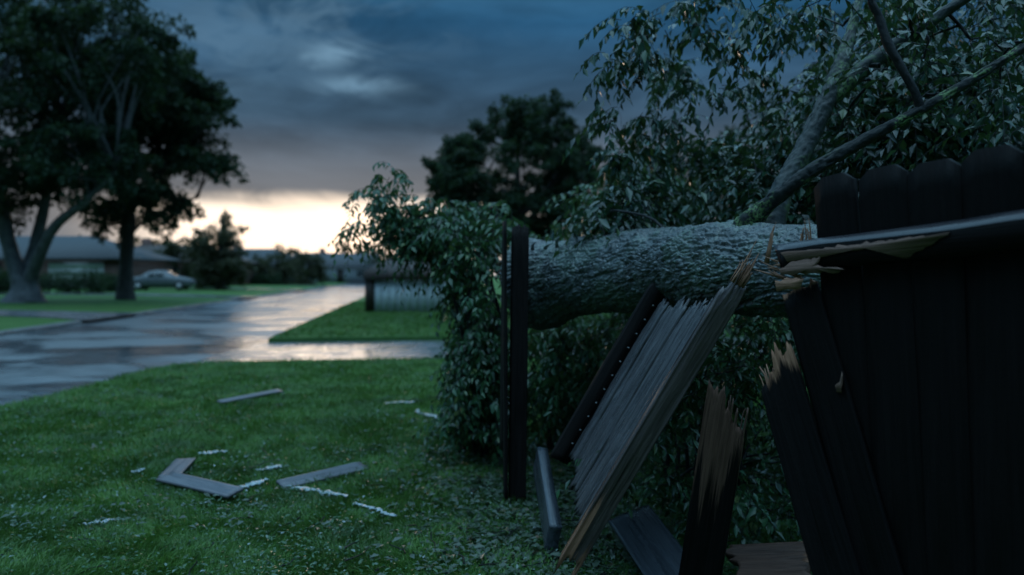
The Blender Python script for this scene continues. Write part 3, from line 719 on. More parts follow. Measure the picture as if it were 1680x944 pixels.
# rail with a wet chamfer coloured lighter as if skylit and a split left end
r0 = fence_at(1268, 402, .036); r1 = fence_at(1700, 342, .036); rl = np.linalg.norm(r1 - r0); ext = r0 + nrm(r1 - r0) * (rl + 1.35)
def rail_mesh():
    rg = np.random.default_rng(5); L = np.linalg.norm(ext - r0); n = 90; z = np.linspace(0, L, n)
    ch = .020 + .006 * vnoise(z * 8, z * 0, 3); t = .040; h = .095
    # section, x = up along the face (board lies with local x up), y thickness, front = -y
    prof = lambda c_: np.array([[0, t / 2], [0, -t / 2 + c_], [-c_, -t / 2], [-h, -t / 2], [-h, t / 2]])
    V = []
    for k in range(n):
        p = prof(ch[k]).copy()
        p[:, 0] += (vnoise(np.array(z[k] * 6), np.array(1.0), 8) - .5) * .006
        p[3, 0] += (vnoise(np.array(z[k] * 14), np.array(1.0), 18) - .5) * .016 * (1 if z[k] < .7 else .3)
        V.append(np.column_stack([p, np.full(5, z[k])]))
    V = np.array(V)
    V[0, :, 2] += np.array([.01, -.0, .03, .055, .05])      # ragged broken end
    V[1, :, 2] += np.array([.005, 0, .02, .04, .04]); V = V.reshape(-1, 3)
    i = np.arange(n - 1)[:, None] * 5; j = np.arange(5)[None]; j2 = (j + 1) % 5
    q = np.stack([i + j, i + 5 + j, i + 5 + j2, i + j2], -1).reshape(-1, 4)
    me = bpy.data.meshes.new('rail'); 
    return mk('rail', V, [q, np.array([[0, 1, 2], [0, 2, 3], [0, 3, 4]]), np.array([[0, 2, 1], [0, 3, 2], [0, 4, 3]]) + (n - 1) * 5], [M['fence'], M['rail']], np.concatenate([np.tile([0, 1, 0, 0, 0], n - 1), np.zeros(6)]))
def rail_frame(o, zdir, front):
    z = nrm(zdir); y = -np.asarray(front, float); y = nrm(y - z * np.dot(y, z)); x = np.cross(y, z)
    return frame(o, zdir, front), x
mr, rx = rail_frame(r0, ext - r0, FNc)
flip = rx[2] < 0
if flip:      # make local x point up by running the length axis the other way round
    mr = frame(r0, ext - r0, FNc) @ Matrix.Scale(-1, 4, Vector((1, 0, 0)))
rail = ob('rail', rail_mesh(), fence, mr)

# torn patches on the rail face where the outer wood split away (raised slivers of raw wood), and a pale one painted for gap light
def sliver(name, px_outline, m, off=.0605, thick=.006, seed=1):
    rg = np.random.default_rng(seed + len(px_outline)); o_ = np.array(px_outline, float); nx_ = np.roll(o_, -1, 0); px_outline = []
    for a, c in zip(o_, nx_):
        for f_ in np.linspace(0, 1, max(2, int(np.hypot(*(c - a)) / 7)), endpoint=False): px_outline.append(a + (c - a) * f_ + rg.normal(size=2) * np.array([1.5, 1.6]))
    pts = np.array([fence_at(x, y, off) for x, y in px_outline]); back = np.array([fence_at(x, y, off - thick) for x, y in px_outline]); n = len(pts)
    c = pts.mean(0) + FNc * .003
    V = np.vstack([pts, back, [c]]); t = [[i, (i + 1) % n, 2 * n] for i in range(n)]; q = [[i, n + i, n + (i + 1) % n, (i + 1) % n] for i in range(n)]
    Mi = np.array(frame(r0, ext - r0, FNc).inverted()); V = V @ Mi[:3, :3].T + Mi[:3, 3]
    return ob(name, mk(name, V, [np.array(q), np.array(t)], m), fence, frame(r0, ext - r0, FNc))
sliver('torn_wood_and_gap_light', [(1283, 452), (1278, 441), (1300, 430), (1330, 425), (1350, 418), (1338, 436), (1388, 441), (1376, 448), (1330, 450)], M['rawpale'])
sliver('torn_wood_and_gap_light', [(1290, 430), (1283, 415), (1310, 412), (1340, 409), (1400, 402), (1470, 394), (1558, 382), (1540, 394), (1512, 410), (1490, 423), (1478, 421), (1460, 411), (1430, 409), (1380, 412), (1345, 418), (1330, 423)], M['rawpale'])
sliver('torn_wood_and_gap_light', [(1274, 478), (1272, 462), (1290, 457), (1322, 457), (1316, 474), (1296, 476)], M['raw'])
sliver('torn_wood_and_gap_light', [(1371, 641), (1376, 624), (1381, 608), (1384, 628), (1379, 642)], M['rawpale'], .034)  # pale sliver below the rail, painting the light through a small tear
mb = splinters(rng, .07, .03, 16, .10)
ob('splinter', mb.mesh('splinter', M['raw']), fence, frame(fence_at(1292, 445, .03), np.array([-.6, .35, .25]), FNc))
# splinters above the rail, where a picket snapped off
for x, y, h, dx in ((1262, 402, .10, .35), (1325, 392, .07, -.1), (1316, 396, .05, .2)):
    mb = splinters(rng, .022, .012, 7, h)
    ob('splinter', mb.mesh('splinter', M['raw']), fence, frame(fence_at(x, y + 6, .012), np.array([dx * .5, -.3 * dx, 1.0]), FNc))
# the leaning picket that hangs from the rail's broken end
e_t, e_b = fence_at(1308, 458, .012), fence_at(1446, 944, .020); ed = nrm(e_t - e_b); e_b = e_b - ed * (e_b[2] / ed[2]) ; 
ob('picket', board(.155, .019, np.linalg.norm(e_t - e_b), 140, 'torn', tear=.05, nx=14, nz=26, mats=('fence', 'raw'), groove=.002, rawlen=.05), fence, frame(e_b, ed, FNc))

# the two snapped pickets that lean against one another in the gap
def snapped(name, label, pt, pb, w, seed, mats, tear, rawlen, off, lean=0, face=None, ns=22, sh=.06):
    a, c = fence_at(*pt, off), fence_at(*pb, off); d = nrm(a - c); c = c - d * (c[2] / d[2]); L = np.linalg.norm(a - c)
    t = thing(name, label, 'picket', (c[0], c[1], 0)); f = FNc if face is None else np.asarray(face, float); m = frame(c, d, f)
    ob('plank', board(w, .021, L, seed, 'torn', tear=tear, nx=30, nz=40, mats=mats, groove=.003, rawlen=rawlen, lean=lean), t, m)
    mb = splinters(np.random.default_rng(seed), w, .010, ns, sh, .30)
    ob('splinters', mb.mesh('splinters', M[mats[1]]), t, m @ Matrix.Translation((0, 0, L - tear * 1.45)))
snapped('snapped_picket', 'brown snapped picket leaning right, its top torn into long splinters', (1206, 585), (1148, 944), .158, 201, ('fence', 'brown'), .15, .62, .03, lean=1.3, ns=12, face=(-.5, -.85, .0))
snapped('snapped_picket', 'black snapped picket leaning left with an orange torn top', (1256, 545), (1374, 944), .150, 204, ('fence', 'raw'), .11, .17, .055, lean=-1.0, ns=16, face=(-.7, -.7, 0))

# ------------------------------------------------------------------ upright post at the other side of the gap
pb = np.array([.022, 4.88, 0.0])
post = thing('fence_post', 'dark upright fence post at the butt of the fallen trunk', 'post', pb)
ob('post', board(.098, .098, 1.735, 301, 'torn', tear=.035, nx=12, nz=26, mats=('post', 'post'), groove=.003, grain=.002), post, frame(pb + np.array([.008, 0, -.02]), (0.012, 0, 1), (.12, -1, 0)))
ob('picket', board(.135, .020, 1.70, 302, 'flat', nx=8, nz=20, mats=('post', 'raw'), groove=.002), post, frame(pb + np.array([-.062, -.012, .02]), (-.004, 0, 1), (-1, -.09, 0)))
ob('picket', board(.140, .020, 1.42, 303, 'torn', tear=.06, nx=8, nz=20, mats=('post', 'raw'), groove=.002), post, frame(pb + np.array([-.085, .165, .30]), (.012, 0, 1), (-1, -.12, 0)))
# ------------------------------------------------------------------ collapsed panel under the trunk
n1, n3 = np.array([.175, 3.40, .0]), P(1258, 404, 3.16)
ax = nrm(n3 - n1); across = nrm(np.array([-.10, .90, .02]))
across = nrm(across - ax * np.dot(across, ax)); pn = nrm(np.cross(ax, across)); pn = pn if pn[2] > 0 else -pn
panel = thing('collapsed_panel', 'weathered grey plank panel pinned aslant under the fallen trunk', 'fence panel', n1)
mp_ = frame(n1, ax, pn)
Lb = np.linalg.norm(n3 - n1)
pw = .142
for k in range(6):
    o = n1 + across * (.05 + pw * (k + .5)) + ax * (.20 + .02 * k + rng.uniform(-.02, .02)) - pn * rng.uniform(0, .016)
    # run up to the underside of the trunk
    zt_ = H - (494 - HY) / F * (o[1] - .13); L = (zt_ - o[2]) / ax[2] + rng.uniform(0, .06)
    ob('plank', board(pw - .013, .022, L, 401 + k, 'torn', 'torn', tear=.09, rawlen=.03, nx=22, nz=44, mats=('grey', 'grey'), groove=.014, grain=.003, botraw=.02), panel, frame(o, ax, pn))
beam_m = board(.09, .045, Lb, 411, 'torn', 'torn', tear=.22, nx=16, nz=70, mats=('beam', 'raw'), groove=.006, grain=.002, rawlen=.12, lean=-.3, botraw=.42)
ob('side_beam', beam_m, panel, frame(n1 + across * .022 + pn * .02, ax, -across))
mb = splinters(rng, .045, .09, 18, .16); ob('splinters', mb.mesh('splinters', M['raw']), panel, frame(n3 - ax * .14 + across * .022 + pn * .02, ax, pn))
fo = n1 + across * (.05 + pw * 6 + .022) + ax * .27
ob('side_beam', board(.042, .11, 1.16, 412, 'torn', 'flat', tear=.05, nx=8, nz=30, mats=('post', 'post'), groove=.003), panel, frame(fo + pn * .025, ax, pn))
# nails in a row along the far beam
mb = MB()
for k in range(11):
    p0 = fo - across * .021 + ax * (.12 + .085 * k) + pn * .012
    add_tube(mb, [p0, p0 - across * .002 + pn * .008], [.0035, .003], seg=6, n=3)
ob('nails', mb.mesh('nails', M['metal']), panel)

# board on edge at the foot of the post
d0, d1 = P(908, 872, 3.90), P(886, 740, 4.55); dd_ = nrm(d1 - d0)
bt = thing('edge_board', 'short wet board lying on edge at the foot of the dark post', 'board', (d0[0], d0[1], 0))
ob('plank', board(.15, .06, np.linalg.norm(d1 - d0), 420, 'flat', 'torn', tear=.015, nx=10, nz=24, mats=('slab', 'slab'), grain=.002, warp=.006, botraw=.0), bt, frame(d0 + np.array([0, 0, -.045]), dd_, (-1, -.22, .10)))

# wet slab and broken chunk in front
sb = thing('fallen_slab', 'wet blue-black plank lying on the ground below the leaning panel', 'plank', (.62, 3.85, 0))
ob('plank', board(.22, .03, .72, 430, 'torn', 'torn', tear=.05, nx=14, nz=24, mats=('slab', 'slab'), groove=.004, grain=.003, botraw=.01), sb, frame(np.array([.74, 3.30, .05]), (-.16, .62, .16), (-.25, -.35, 1)))
cb = thing('wood_chunk', 'brown broken wood chunk on the ground between the snapped pickets', 'wood chunk', (1.2, 3.5, 0))
ob('plank', board(.17, .07, .50, 431, 'torn', 'torn', tear=.12, nx=20, nz=24, mats=('brown', 'raw'), groove=.006, grain=.004, botraw=.04), cb, frame(np.array([.93, 3.62, .07]), (.9, -.28, .14), (-.15, -.75, .8)))

# ------------------------------------------------------------------ boards and shards on the lawn
def lawn_board(label, a, c, w, seed, z=.045, tilt=(0, 0, 1), mats=None, top='flat'):
    A_, B2 = G(*a, z=z), G(*c, z=z); t = thing('broken_board', label, 'board', (A_[0], A_[1], 0), 'broken boards on the lawn')
    ob('plank', board(w, .02, np.linalg.norm(B2 - A_), seed, top, 'flat', tear=.05, nx=10, nz=14, mats=mats or ('lawnboard', 'lawnboard'), groove=.002), t, frame(A_, B2 - A_, tilt))
lawn_board('short grey board on the lawn, upper arm of the bent pair', (277, 783), (305, 754), .135, 501, .055, (0, -.15, 1))
lawn_board('longer grey board on the lawn, lower arm of the bent pair', (270, 782), (386, 810), .125, 502, .062, (0, -.25, 1))
lawn_board('long narrow grey board lying alone right of the bent pair', (460, 797), (604, 763), .10, 503, .045, (.1, -.45, 1), top='torn')
lawn_board('farthest pale wet board, a thin streak on the lawn towards the drive', (360, 660), (460, 641), .085, 504, .05, (0, -.4, 1))
def shard(label, a, c, w, seed):
    w = w * 1.25
    rg = np.random.default_rng(seed); A_, B2 = G(*a, z=.04), G(*c, z=.04); d = B2 - A_; L = np.linalg.norm(d); d = d / L; s = np.array([-d[1], d[0], 0])
    n = 26; u = np.linspace(0, 1, n); off = np.cumsum(rg.normal(size=n)) * w * .15; wd = w * (.12 + 1.5 * rg.random(n) ** 1.5) * np.sin(np.pi * np.clip(u * .96 + .02, 0, 1)) ** .4 * .5
    top = [A_ + d * L * ui + s * (o_ + h_) + np.array([0, 0, rg.uniform(0, .012)]) for ui, o_, h_ in zip(u, off, wd)]
    bot = [A_ + d * L * ui + s * (o_ - h_) + np.array([0, 0, rg.uniform(0, .012)]) for ui, o_, h_ in zip(u, off, wd)]
    V = np.vstack([top, bot]); V = np.vstack([V, V - np.array([0, 0, .006])]); m2 = 2 * n; k = np.arange(n - 1)
    q = np.vstack([np.stack([n + k, n + k + 1, k + 1, k], 1), np.stack([m2 + k, m2 + k + 1, m2 + n + k + 1, m2 + n + k], 1), np.stack([k, k + 1, m2 + k + 1, m2 + k], 1), np.stack([m2 + n + k, m2 + n + k + 1, n + k + 1, n + k], 1)])
    me = mk('bark_shard', V, q, M['shard']); V0 = (A_[0], A_[1], 0)
    o = reg(bpy.data.objects.new('bark_shard', me), Matrix.Identity(4)); tag(o, label, 'shard', 'pale shards scattered on the lawn')
M['shard'] = plain('pale_stripped_bark', (.26, .32, .34), (.48, .54, .56), .3, 30, .5, .01)
shard('long pale jagged shard on the lawn below the narrow board', (470, 799), (572, 816), .05, 1)
shard('pale shard touching the right tip of the bent boards', (386, 803), (440, 787), .06, 2)
shard('small pale forked shard above the gap between the boards', (423, 772), (462, 763), .05, 3)
shard('pale ragged shard farther back above the bent boards', (325, 745), (372, 740), .06, 4)
shard('thin pale shard trailing right of the long jagged one', (582, 826), (655, 846), .035, 5)
shard('pale shard in the near grass at far left', (135, 862), (195, 857), .03, 6)
shard('pale shard far back on the lawn near the drooping shrub', (632, 662), (672, 658), .06, 7)
shard('pale shard near the trailing foot of the drooping shrub', (690, 672), (730, 690), .06, 8)
shard('small pale shard far left beside the bent boards', (215, 775), (240, 771), .04, 9)

# ------------------------------------------------------------------ grass and leaf litter
rg = np.random.default_rng(77)
def lawn_points(n, y0, y1, pw_):
    y = (y0 ** (1 - pw_) + rg.random(n) * (y1 ** (1 - pw_) - y0 ** (1 - pw_))) ** (1 / (1 - pw_))
    x = rg.uniform(-1.0, .85, n) * y; ok = inpoly(x, y, NEAR) & (x < 6); return x[ok], y[ok]
def grass_mesh(name, x, y, z, hmin, hmax, wbase, m):
    N = len(x); cl = fbm(x * 3.1, y * 3.1, 5, 3); hgt = (hmin + (hmax - hmin) * rg.random(N)) * (.45 + 1.1 * cl)
    a = rg.random(N) * 2 * math.pi; la = vnoise(x * 2.4, y * 2.4, 8) * 9 + rg.normal(size=N) * .9; bend = rg.uniform(.3, 1.3, N)
    wd = wbase * rg.uniform(.6, 1.3, N) * np.maximum(1, y / 5.0)
    px_, py_ = np.cos(a) * wd / 2, np.sin(a) * wd / 2; lx, ly = np.cos(la), np.sin(la)
    z = np.broadcast_to(z, x.shape)
    V = np.empty((N, 5, 3)); h1 = hgt * .55; o1 = bend * hgt * .22; o2 = bend * hgt * .85; h2 = hgt * (1 - .25 * bend)
    V[:, 0] = np.stack([x - px_, y - py_, z - .004], 1); V[:, 1] = np.stack([x + px_, y + py_, z - .004], 1)
    V[:, 2] = np.stack([x - px_ * .8 + lx * o1, y - py_ * .8 + ly * o1, z + h1], 1); V[:, 3] = np.stack([x + px_ * .8 + lx * o1, y + py_ * .8 + ly * o1, z + h1], 1)
    V[:, 4] = np.stack([x + lx * o2, y + ly * o2, z + h2], 1)
    k = (np.arange(N) * 5)[:, None]
    return mk(name, V.reshape(-1, 3), [np.hstack([k, k + 1, k + 3, k + 2]), np.hstack([k + 2, k + 3, k + 4])], m)
x, y = lawn_points(600000, 2.6, 13.3, 1.6)
den = fbm(x * 1.3, y * 1.3, 61, 4); litter_zone = np.clip((x + .75 + .25 * (fbm(x * 2, y * 2, 3) - .5)) / .6, 0, 1) * np.clip((6.2 - y) / 1.5, 0, 1)
ok = (rg.random(len(x)) > litter_zone * .8) & (rg.random(len(x)) < .45 + 1.1 * den)
g = ob('grass', grass_mesh('grass', x[ok], y[ok], 0.0, .030, .070, .0050, M['grass'])); tag(g, 'short wet green grass covering the near lawn', 'grass', kind='stuff')
n = 60000; yy = rg.uniform(17.5, 40, n); xx = rg.uniform(-.32, .25, n) * yy; ok = (np.stack([xx - RR0[0], yy - RR0[1]], 1) @ -RN > .05) & (yy > RR0[1] + (xx - RR0[0]) * .136 + .05)
g = ob('grass', grass_mesh('grass', xx[ok], yy[ok], 0.0, .04, .08, .005, M['grass'])); tag(g, 'short green grass on the lawn beyond the crossing drive', 'grass', kind='stuff')

def litter(x, y, smin, smax, lift):
    N = len(x); a = rg.random(N) * 6.283; d = np.stack([np.cos(a), np.sin(a), rg.normal(size=N) * .18], 1); nn = np.stack([rg.normal(size=N) * .3, rg.normal(size=N) * .3, np.ones(N)], 1)
    L = rg.uniform(smin, smax, N); return np.stack([x, y, lift + rg.random(N) * .03], 1), d, nn, L, L * rg.uniform(.35, .6, N)
nl = 5000; y = rg.uniform(3.3, 6.4, nl); x = rg.normal(size=nl) * .36 + .10 + (y - 4) * -.10; ok = (rg.random(nl) < .35 + fbm(x * 3, y * 3, 4, 3)) & (x < 2)
l1 = litter(x[ok], y[ok], .03, .075, .012)
x, y = lawn_points(5200, 4.2, 12.5, 1.3); ok = (fbm(x * 1.1, y * 1.6, 91, 4) > .52)
l2 = litter(x[ok], y[ok], .025, .06, .035)
x2 = rg.uniform(.2, 2.4, 5000); y2 = rg.uniform(3.2, 6.5, 5000); l3 = litter(x2, y2, .03, .07, .01)
x, y = lawn_points(58000, 3.0, 8.0, 2.0); ok = rg.random(len(x)) < .25 + 1.4 * (fbm(x * 1.7, y * 1.7, 17, 4) - .35); x, y = x[ok], y[ok]
cv = litter(x, y, .014, .034, .02); cv[1][:, 2] += .3
gc = ob('ground_cover', leaves_mesh('ground_cover', *cv, M['cover'])); tag(gc, 'small glossy ground cover leaves among the near grass', 'ground cover', kind='stuff')
lt = ob('leaf_litter', leaves_mesh('leaf_litter', *[np.concatenate(v) for v in zip(l1, l2, l3)], M['litter'])); tag(lt, 'pale wet fallen leaves strewn on the grass by the fence', 'leaves', kind='stuff')

x, y = lawn_points(420, 3.6, 11.0, 1.4); ok = rg.random(len(x)) < .2 + .8 * np.clip((x + 2.5) / 3, 0, 1); x, y = x[ok], y[ok]; a = rg.random(len(x)) * 6.283; L = rg.uniform(.06, .32, len(x)); t_ = np.linspace(0, 1, 5)
tp_ = np.stack([x[:, None] + np.cos(a)[:, None] * L[:, None] * t_ + rg.normal(size=(len(x), 5)) * .008, y[:, None] + np.sin(a)[:, None] * L[:, None] * t_ + rg.normal(size=(len(x), 5)) * .008, .03 + rg.random((len(x), 5)) * .02], -1)
tl_ = ob('twig_litter', twig_mesh('twig_litter', tp_, .005, M['branch'])); tag(tl_, 'small broken twigs strewn over the near grass', 'twigs', kind='stuff')

# ------------------------------------------------------------------ background trees
def tree(name, label, base, stems, lobes, leaf, m, bark, seed, per=220, cl=(.5, .9), group=None, boughs=True):
    """stems: lists of (points, radii); lobes: (centre, radii, clusters). Leaves in clumps through each lobe's outer volume."""
    rg = np.random.default_rng(seed); t = thing(name, label, 'tree', base, group); base = np.asarray(base, float); mb = MB(); allp = []
    for pts, rad in stems:
        pts = [base + np.asarray(p_, float) for p_ in pts]; add_tube(mb, pts, rad, seg=12, n=6 * len(pts), jit=.10, seed=seed); allp.append(crom(pts, rad, 30)[0][10:])
    allp = np.vstack(allp); cc = []; bm_ = MB(); fol = []
    ob('trunk', mb.mesh('trunk', bark, smooth=True), t)
    for c, r, n in lobes:
        u = nrm(rg.normal(size=(n, 3))); k = rg.uniform(.45, 1.0, n) ** .6; pc = base + np.asarray(c, float) + u * np.asarray(r, float) * k[:, None]; cc.append(pc)
    cc = np.vstack(cc)
    for c in cc[::2] if boughs else cc[::6]:
        d2 = np.linalg.norm(allp - c, axis=1) + np.maximum(0, allp[:, 2] - c[2]); s0 = allp[np.argmin(d2 + rg.random(len(d2)) * .8)]
        L = np.linalg.norm(c - s0); mid = (s0 + c) / 2 + rg.normal(size=3) * .08 * L + np.array([0, 0, .12 * L])
        r_ = min(.09, .016 * L + .01); add_tube(bm_, [s0, mid, c], [r_, r_ * .6, r_ * .2], seg=5, n=8)
    o = ob('branches', bm_.mesh('branches', bark, smooth=True), t); o['kind'] = 'stuff'
    N = len(cc); c = np.repeat(cc, per, 0); R = np.repeat(rg.uniform(*cl, N), per); u = nrm(rg.normal(size=(N * per, 3))); u[:, 2] *= .7
    lc = np.repeat(np.vstack([np.repeat((base + np.asarray(l[0], float))[None], l[2], 0) for l in lobes]), per, 0)
    w = np.repeat(nrm(nrm(cc - np.vstack([np.repeat((base + np.asarray(l[0], float))[None], l[2], 0) for l in lobes])) + rg.normal(size=cc.shape) * .55 + np.array([0, 0, -.05])), per, 0)
    a_ = rg.uniform(-.8, 1.25, N * per); p = c + w * (a_ * R)[:, None] + u * (R * .55 * np.sqrt(np.clip(1.3 - a_, .05, 1)) * rg.random(N * per) ** .5)[:, None] - np.array([0, 0, 1.0]) * (np.maximum(a_, 0) ** 2 * R * .25)[:, None]
    d = u * .5 + rg.normal(size=u.shape) * .5 + np.array([0, 0, -.5]); nn = rg.normal(size=u.shape) + np.array([0, 0, .8])
    L = rg.uniform(leaf * .7, leaf * 1.3, N * per); W_ = L * rg.uniform(.4, .6, N * per)
    o = ob('crown', leaves_mesh('crown', p, nrm(d), nn, L, W_, m), t); o['kind'] = 'stuff'
    return t
def fbase(px, Y): x = (px - CX) / F * Y; return np.array([x, Y, fars((x, Y)) - .05])
def lob(base, px, py, Y, rx, ry, rz, n):
    c = P(px, py, Y) - base; k = Y / F; return (c, (rx * k, ry, rz * k), n)
# big multi-stemmed tree at far left
b1 = fbase(40, 34.0); Y = 34.0; q_ = lambda px, py, dy=0: P(px, py, Y + dy) - b1
tree('broad_tree', 'broad many-stemmed tree with flared grey base at far left', b1,
     [([(0, 0, 0), q_(38, 470), q_(22, 430), q_(8, 370), q_(-2, 310), q_(-30, 200)], [.95, .46, .33, .29, .26, .10]),
      ([(.1, .1, 0), q_(42, 468), q_(50, 430, .4), q_(66, 370, .8), q_(78, 310, 1), q_(95, 210, 1)], [.75, .40, .28, .23, .19, .07]),
      ([(.2, -.1, 0), q_(50, 462), q_(66, 415, -.6), q_(92, 370, -1), q_(140, 330, -1.4), q_(190, 280, -1.6)], [.7, .34, .25, .20, .16, .06])],
     [lob(b1, 20, 160, 34, 170, 4.0, 170, 150), lob(b1, 170, 80, 33, 100, 3.2, 100, 70), lob(b1, -60, 60, 34, 140, 4, 130, 40), lob(b1, 130, 250, 33, 90, 3, 60, 45), lob(b1, 10, 300, 34, 90, 2.5, 40, 26)],
     .24, M['treeleaf'], M['palebark'], 21, per=170, cl=(.55, 1.15))
b2 = fbase(206, 39.0); Y = 39.0; q_ = lambda px, py, dy=0: P(px, py, Y + dy) - b2
tree('street_tree', 'tall dark tree with single trunk leaning its crown over the street', b2,
     [([(0, 0, 0), q_(206, 465), q_(208, 420), q_(211, 360), q_(216, 290), q_(235, 190), q_(250, 120)], [.52, .36, .31, .28, .24, .16, .08]),
      ([q_(211, 350), q_(245, 310), q_(290, 250), q_(340, 210)], [.18, .14, .10, .05]), ([q_(209, 390), q_(240, 360), q_(290, 335), q_(325, 325)], [.10, .07, .05, .02])],
     [lob(b2, 255, 150, 39, 70, 3, 80, 70), lob(b2, 320, 185, 39, 55, 2.6, 50, 46), lob(b2, 230, 240, 39, 75, 3, 70, 55), lob(b2, 330, 260, 39, 38, 2, 34, 22), lob(b2, 270, 335, 39, 50, 2, 28, 14), lob(b2, 205, 340, 39, 40, 2, 40, 18)],
     .26, M['treeleaf'], M['darkbark'], 22, per=150, cl=(.45, .95))
b3 = fbase(362, 62.0); Y = 62.0; q_ = lambda px, py, dy=0: P(px, py, Y + dy) - b3
tree('round_tree', 'dense round dark tree standing before the sunset glow across the street', b3,
     [([(0, 0, 0), q_(360, 440), q_(362, 400), q_(365, 365)], [.4, .32, .22, .08])],
     [lob(b3, 360, 430, 62, 36, 2.2, 26, 40), lob(b3, 366, 382, 62, 26, 1.8, 24, 11), lob(b3, 340, 395, 62, 20, 1.5, 16, 5)], .30, M['farleaf'], M['darkbark'], 23, per=130, cl=(.6, 1.1))
for k, (px, py, Yf, rx, rz, n, lab) in enumerate([
        (452, 436, 91, 34, 28, 30, 'bushy far tree beside the dense round tree across the street'),
        (505, 434, 97, 22, 28, 24, 'narrow far tree in the middle of the sunset glow'),
        (585, 424, 150, 46, 30, 40, 'wide far tree at the end of the street above the white shed'),
        (300, 425, 80, 45, 26, 26, 'low far tree seen behind the silver car'),
        (140, 425, 85, 60, 34, 34, 'far tree seen between the stems of the broad tree'),
        (660, 430, 85, 45, 26, 30, 'far tree behind the white shed and the drooping shrub'),
        (245, 420, 95, 40, 34, 22, 'far tree just right of the dark street trunk')]):
    bb_ = fbase(px, Yf) if px < 640 else np.array([(px - CX) / F * Yf, Yf, -.05])
    tree('distant_tree', lab, bb_, [([(0, 0, 0), (0, 0, 1.6), (.2, 0, 3.0)], [.35, .25, .12])], [lob(bb_, px, py, Yf, rx, 2.6, rz, n)], .42, M['farleaf'], M['darkbark'], 40 + k, per=90, cl=(.7, 1.3), group='trees at the end of the street', boughs=False)
# the rounded dark tree beyond the drive
b4 = np.array([(862 - CX) / F * 25, 25.0, -.03]); Y = 25.0; q_ = lambda px, py, dy=0: P(px, py, Y + dy) - b4
tree('yard_tree', 'rounded dark tree with feathery top behind the upright post', b4,
     [([(0, 0, 0), q_(858, 470), q_(856, 400), q_(850, 320)], [.30, .22, .19, .13]), ([q_(856, 400), q_(820, 330), q_(770, 270)], [.13, .09, .03]), ([q_(856, 390), q_(900, 310), q_(940, 250)], [.13, .09, .03]), ([q_(850, 325), q_(850, 250), q_(868, 190)], [.11, .07, .03])],
     [lob(b4, 850, 290, 25, 132, 2.3, 116, 200), lob(b4, 880, 200, 25, 60, 1.4, 44, 30), lob(b4, 748, 285, 25, 44, 1.3, 56, 34), lob(b4, 945, 250, 25, 42, 1.2, 46, 22), lob(b4, 860, 360, 25, 110, 2, 60, 60)],
     .13, M['treeleaf'], M['darkbark'], 24, per=190, cl=(.22, .5))
# more trees to the right, behind the fallen crown
for k, (px, py, Yf, rx, rz, n, lab) in enumerate([(1130, 330, 22, 150, 110, 90, 'dark tree behind the fallen crown, right of the rounded tree'), (1500, 300, 20, 200, 140, 110, 'dark tree far behind the dog-eared fence section')]):
    bb_ = np.array([(px - CX) / F * Yf, Yf, -.03])
    tree('yard_tree', lab, bb_, [([(0, 0, 0), (0, 0, 1.6), (.2, 0, 3.4)], [.28, .2, .1])], [lob(bb_, px, py, Yf, rx, 2.2, rz, n), lob(bb_, px, 430, Yf, rx, 2, 50, n // 2)], .14, M['treeleaf'], M['darkbark'], 60 + k, per=170, cl=(.25, .55))

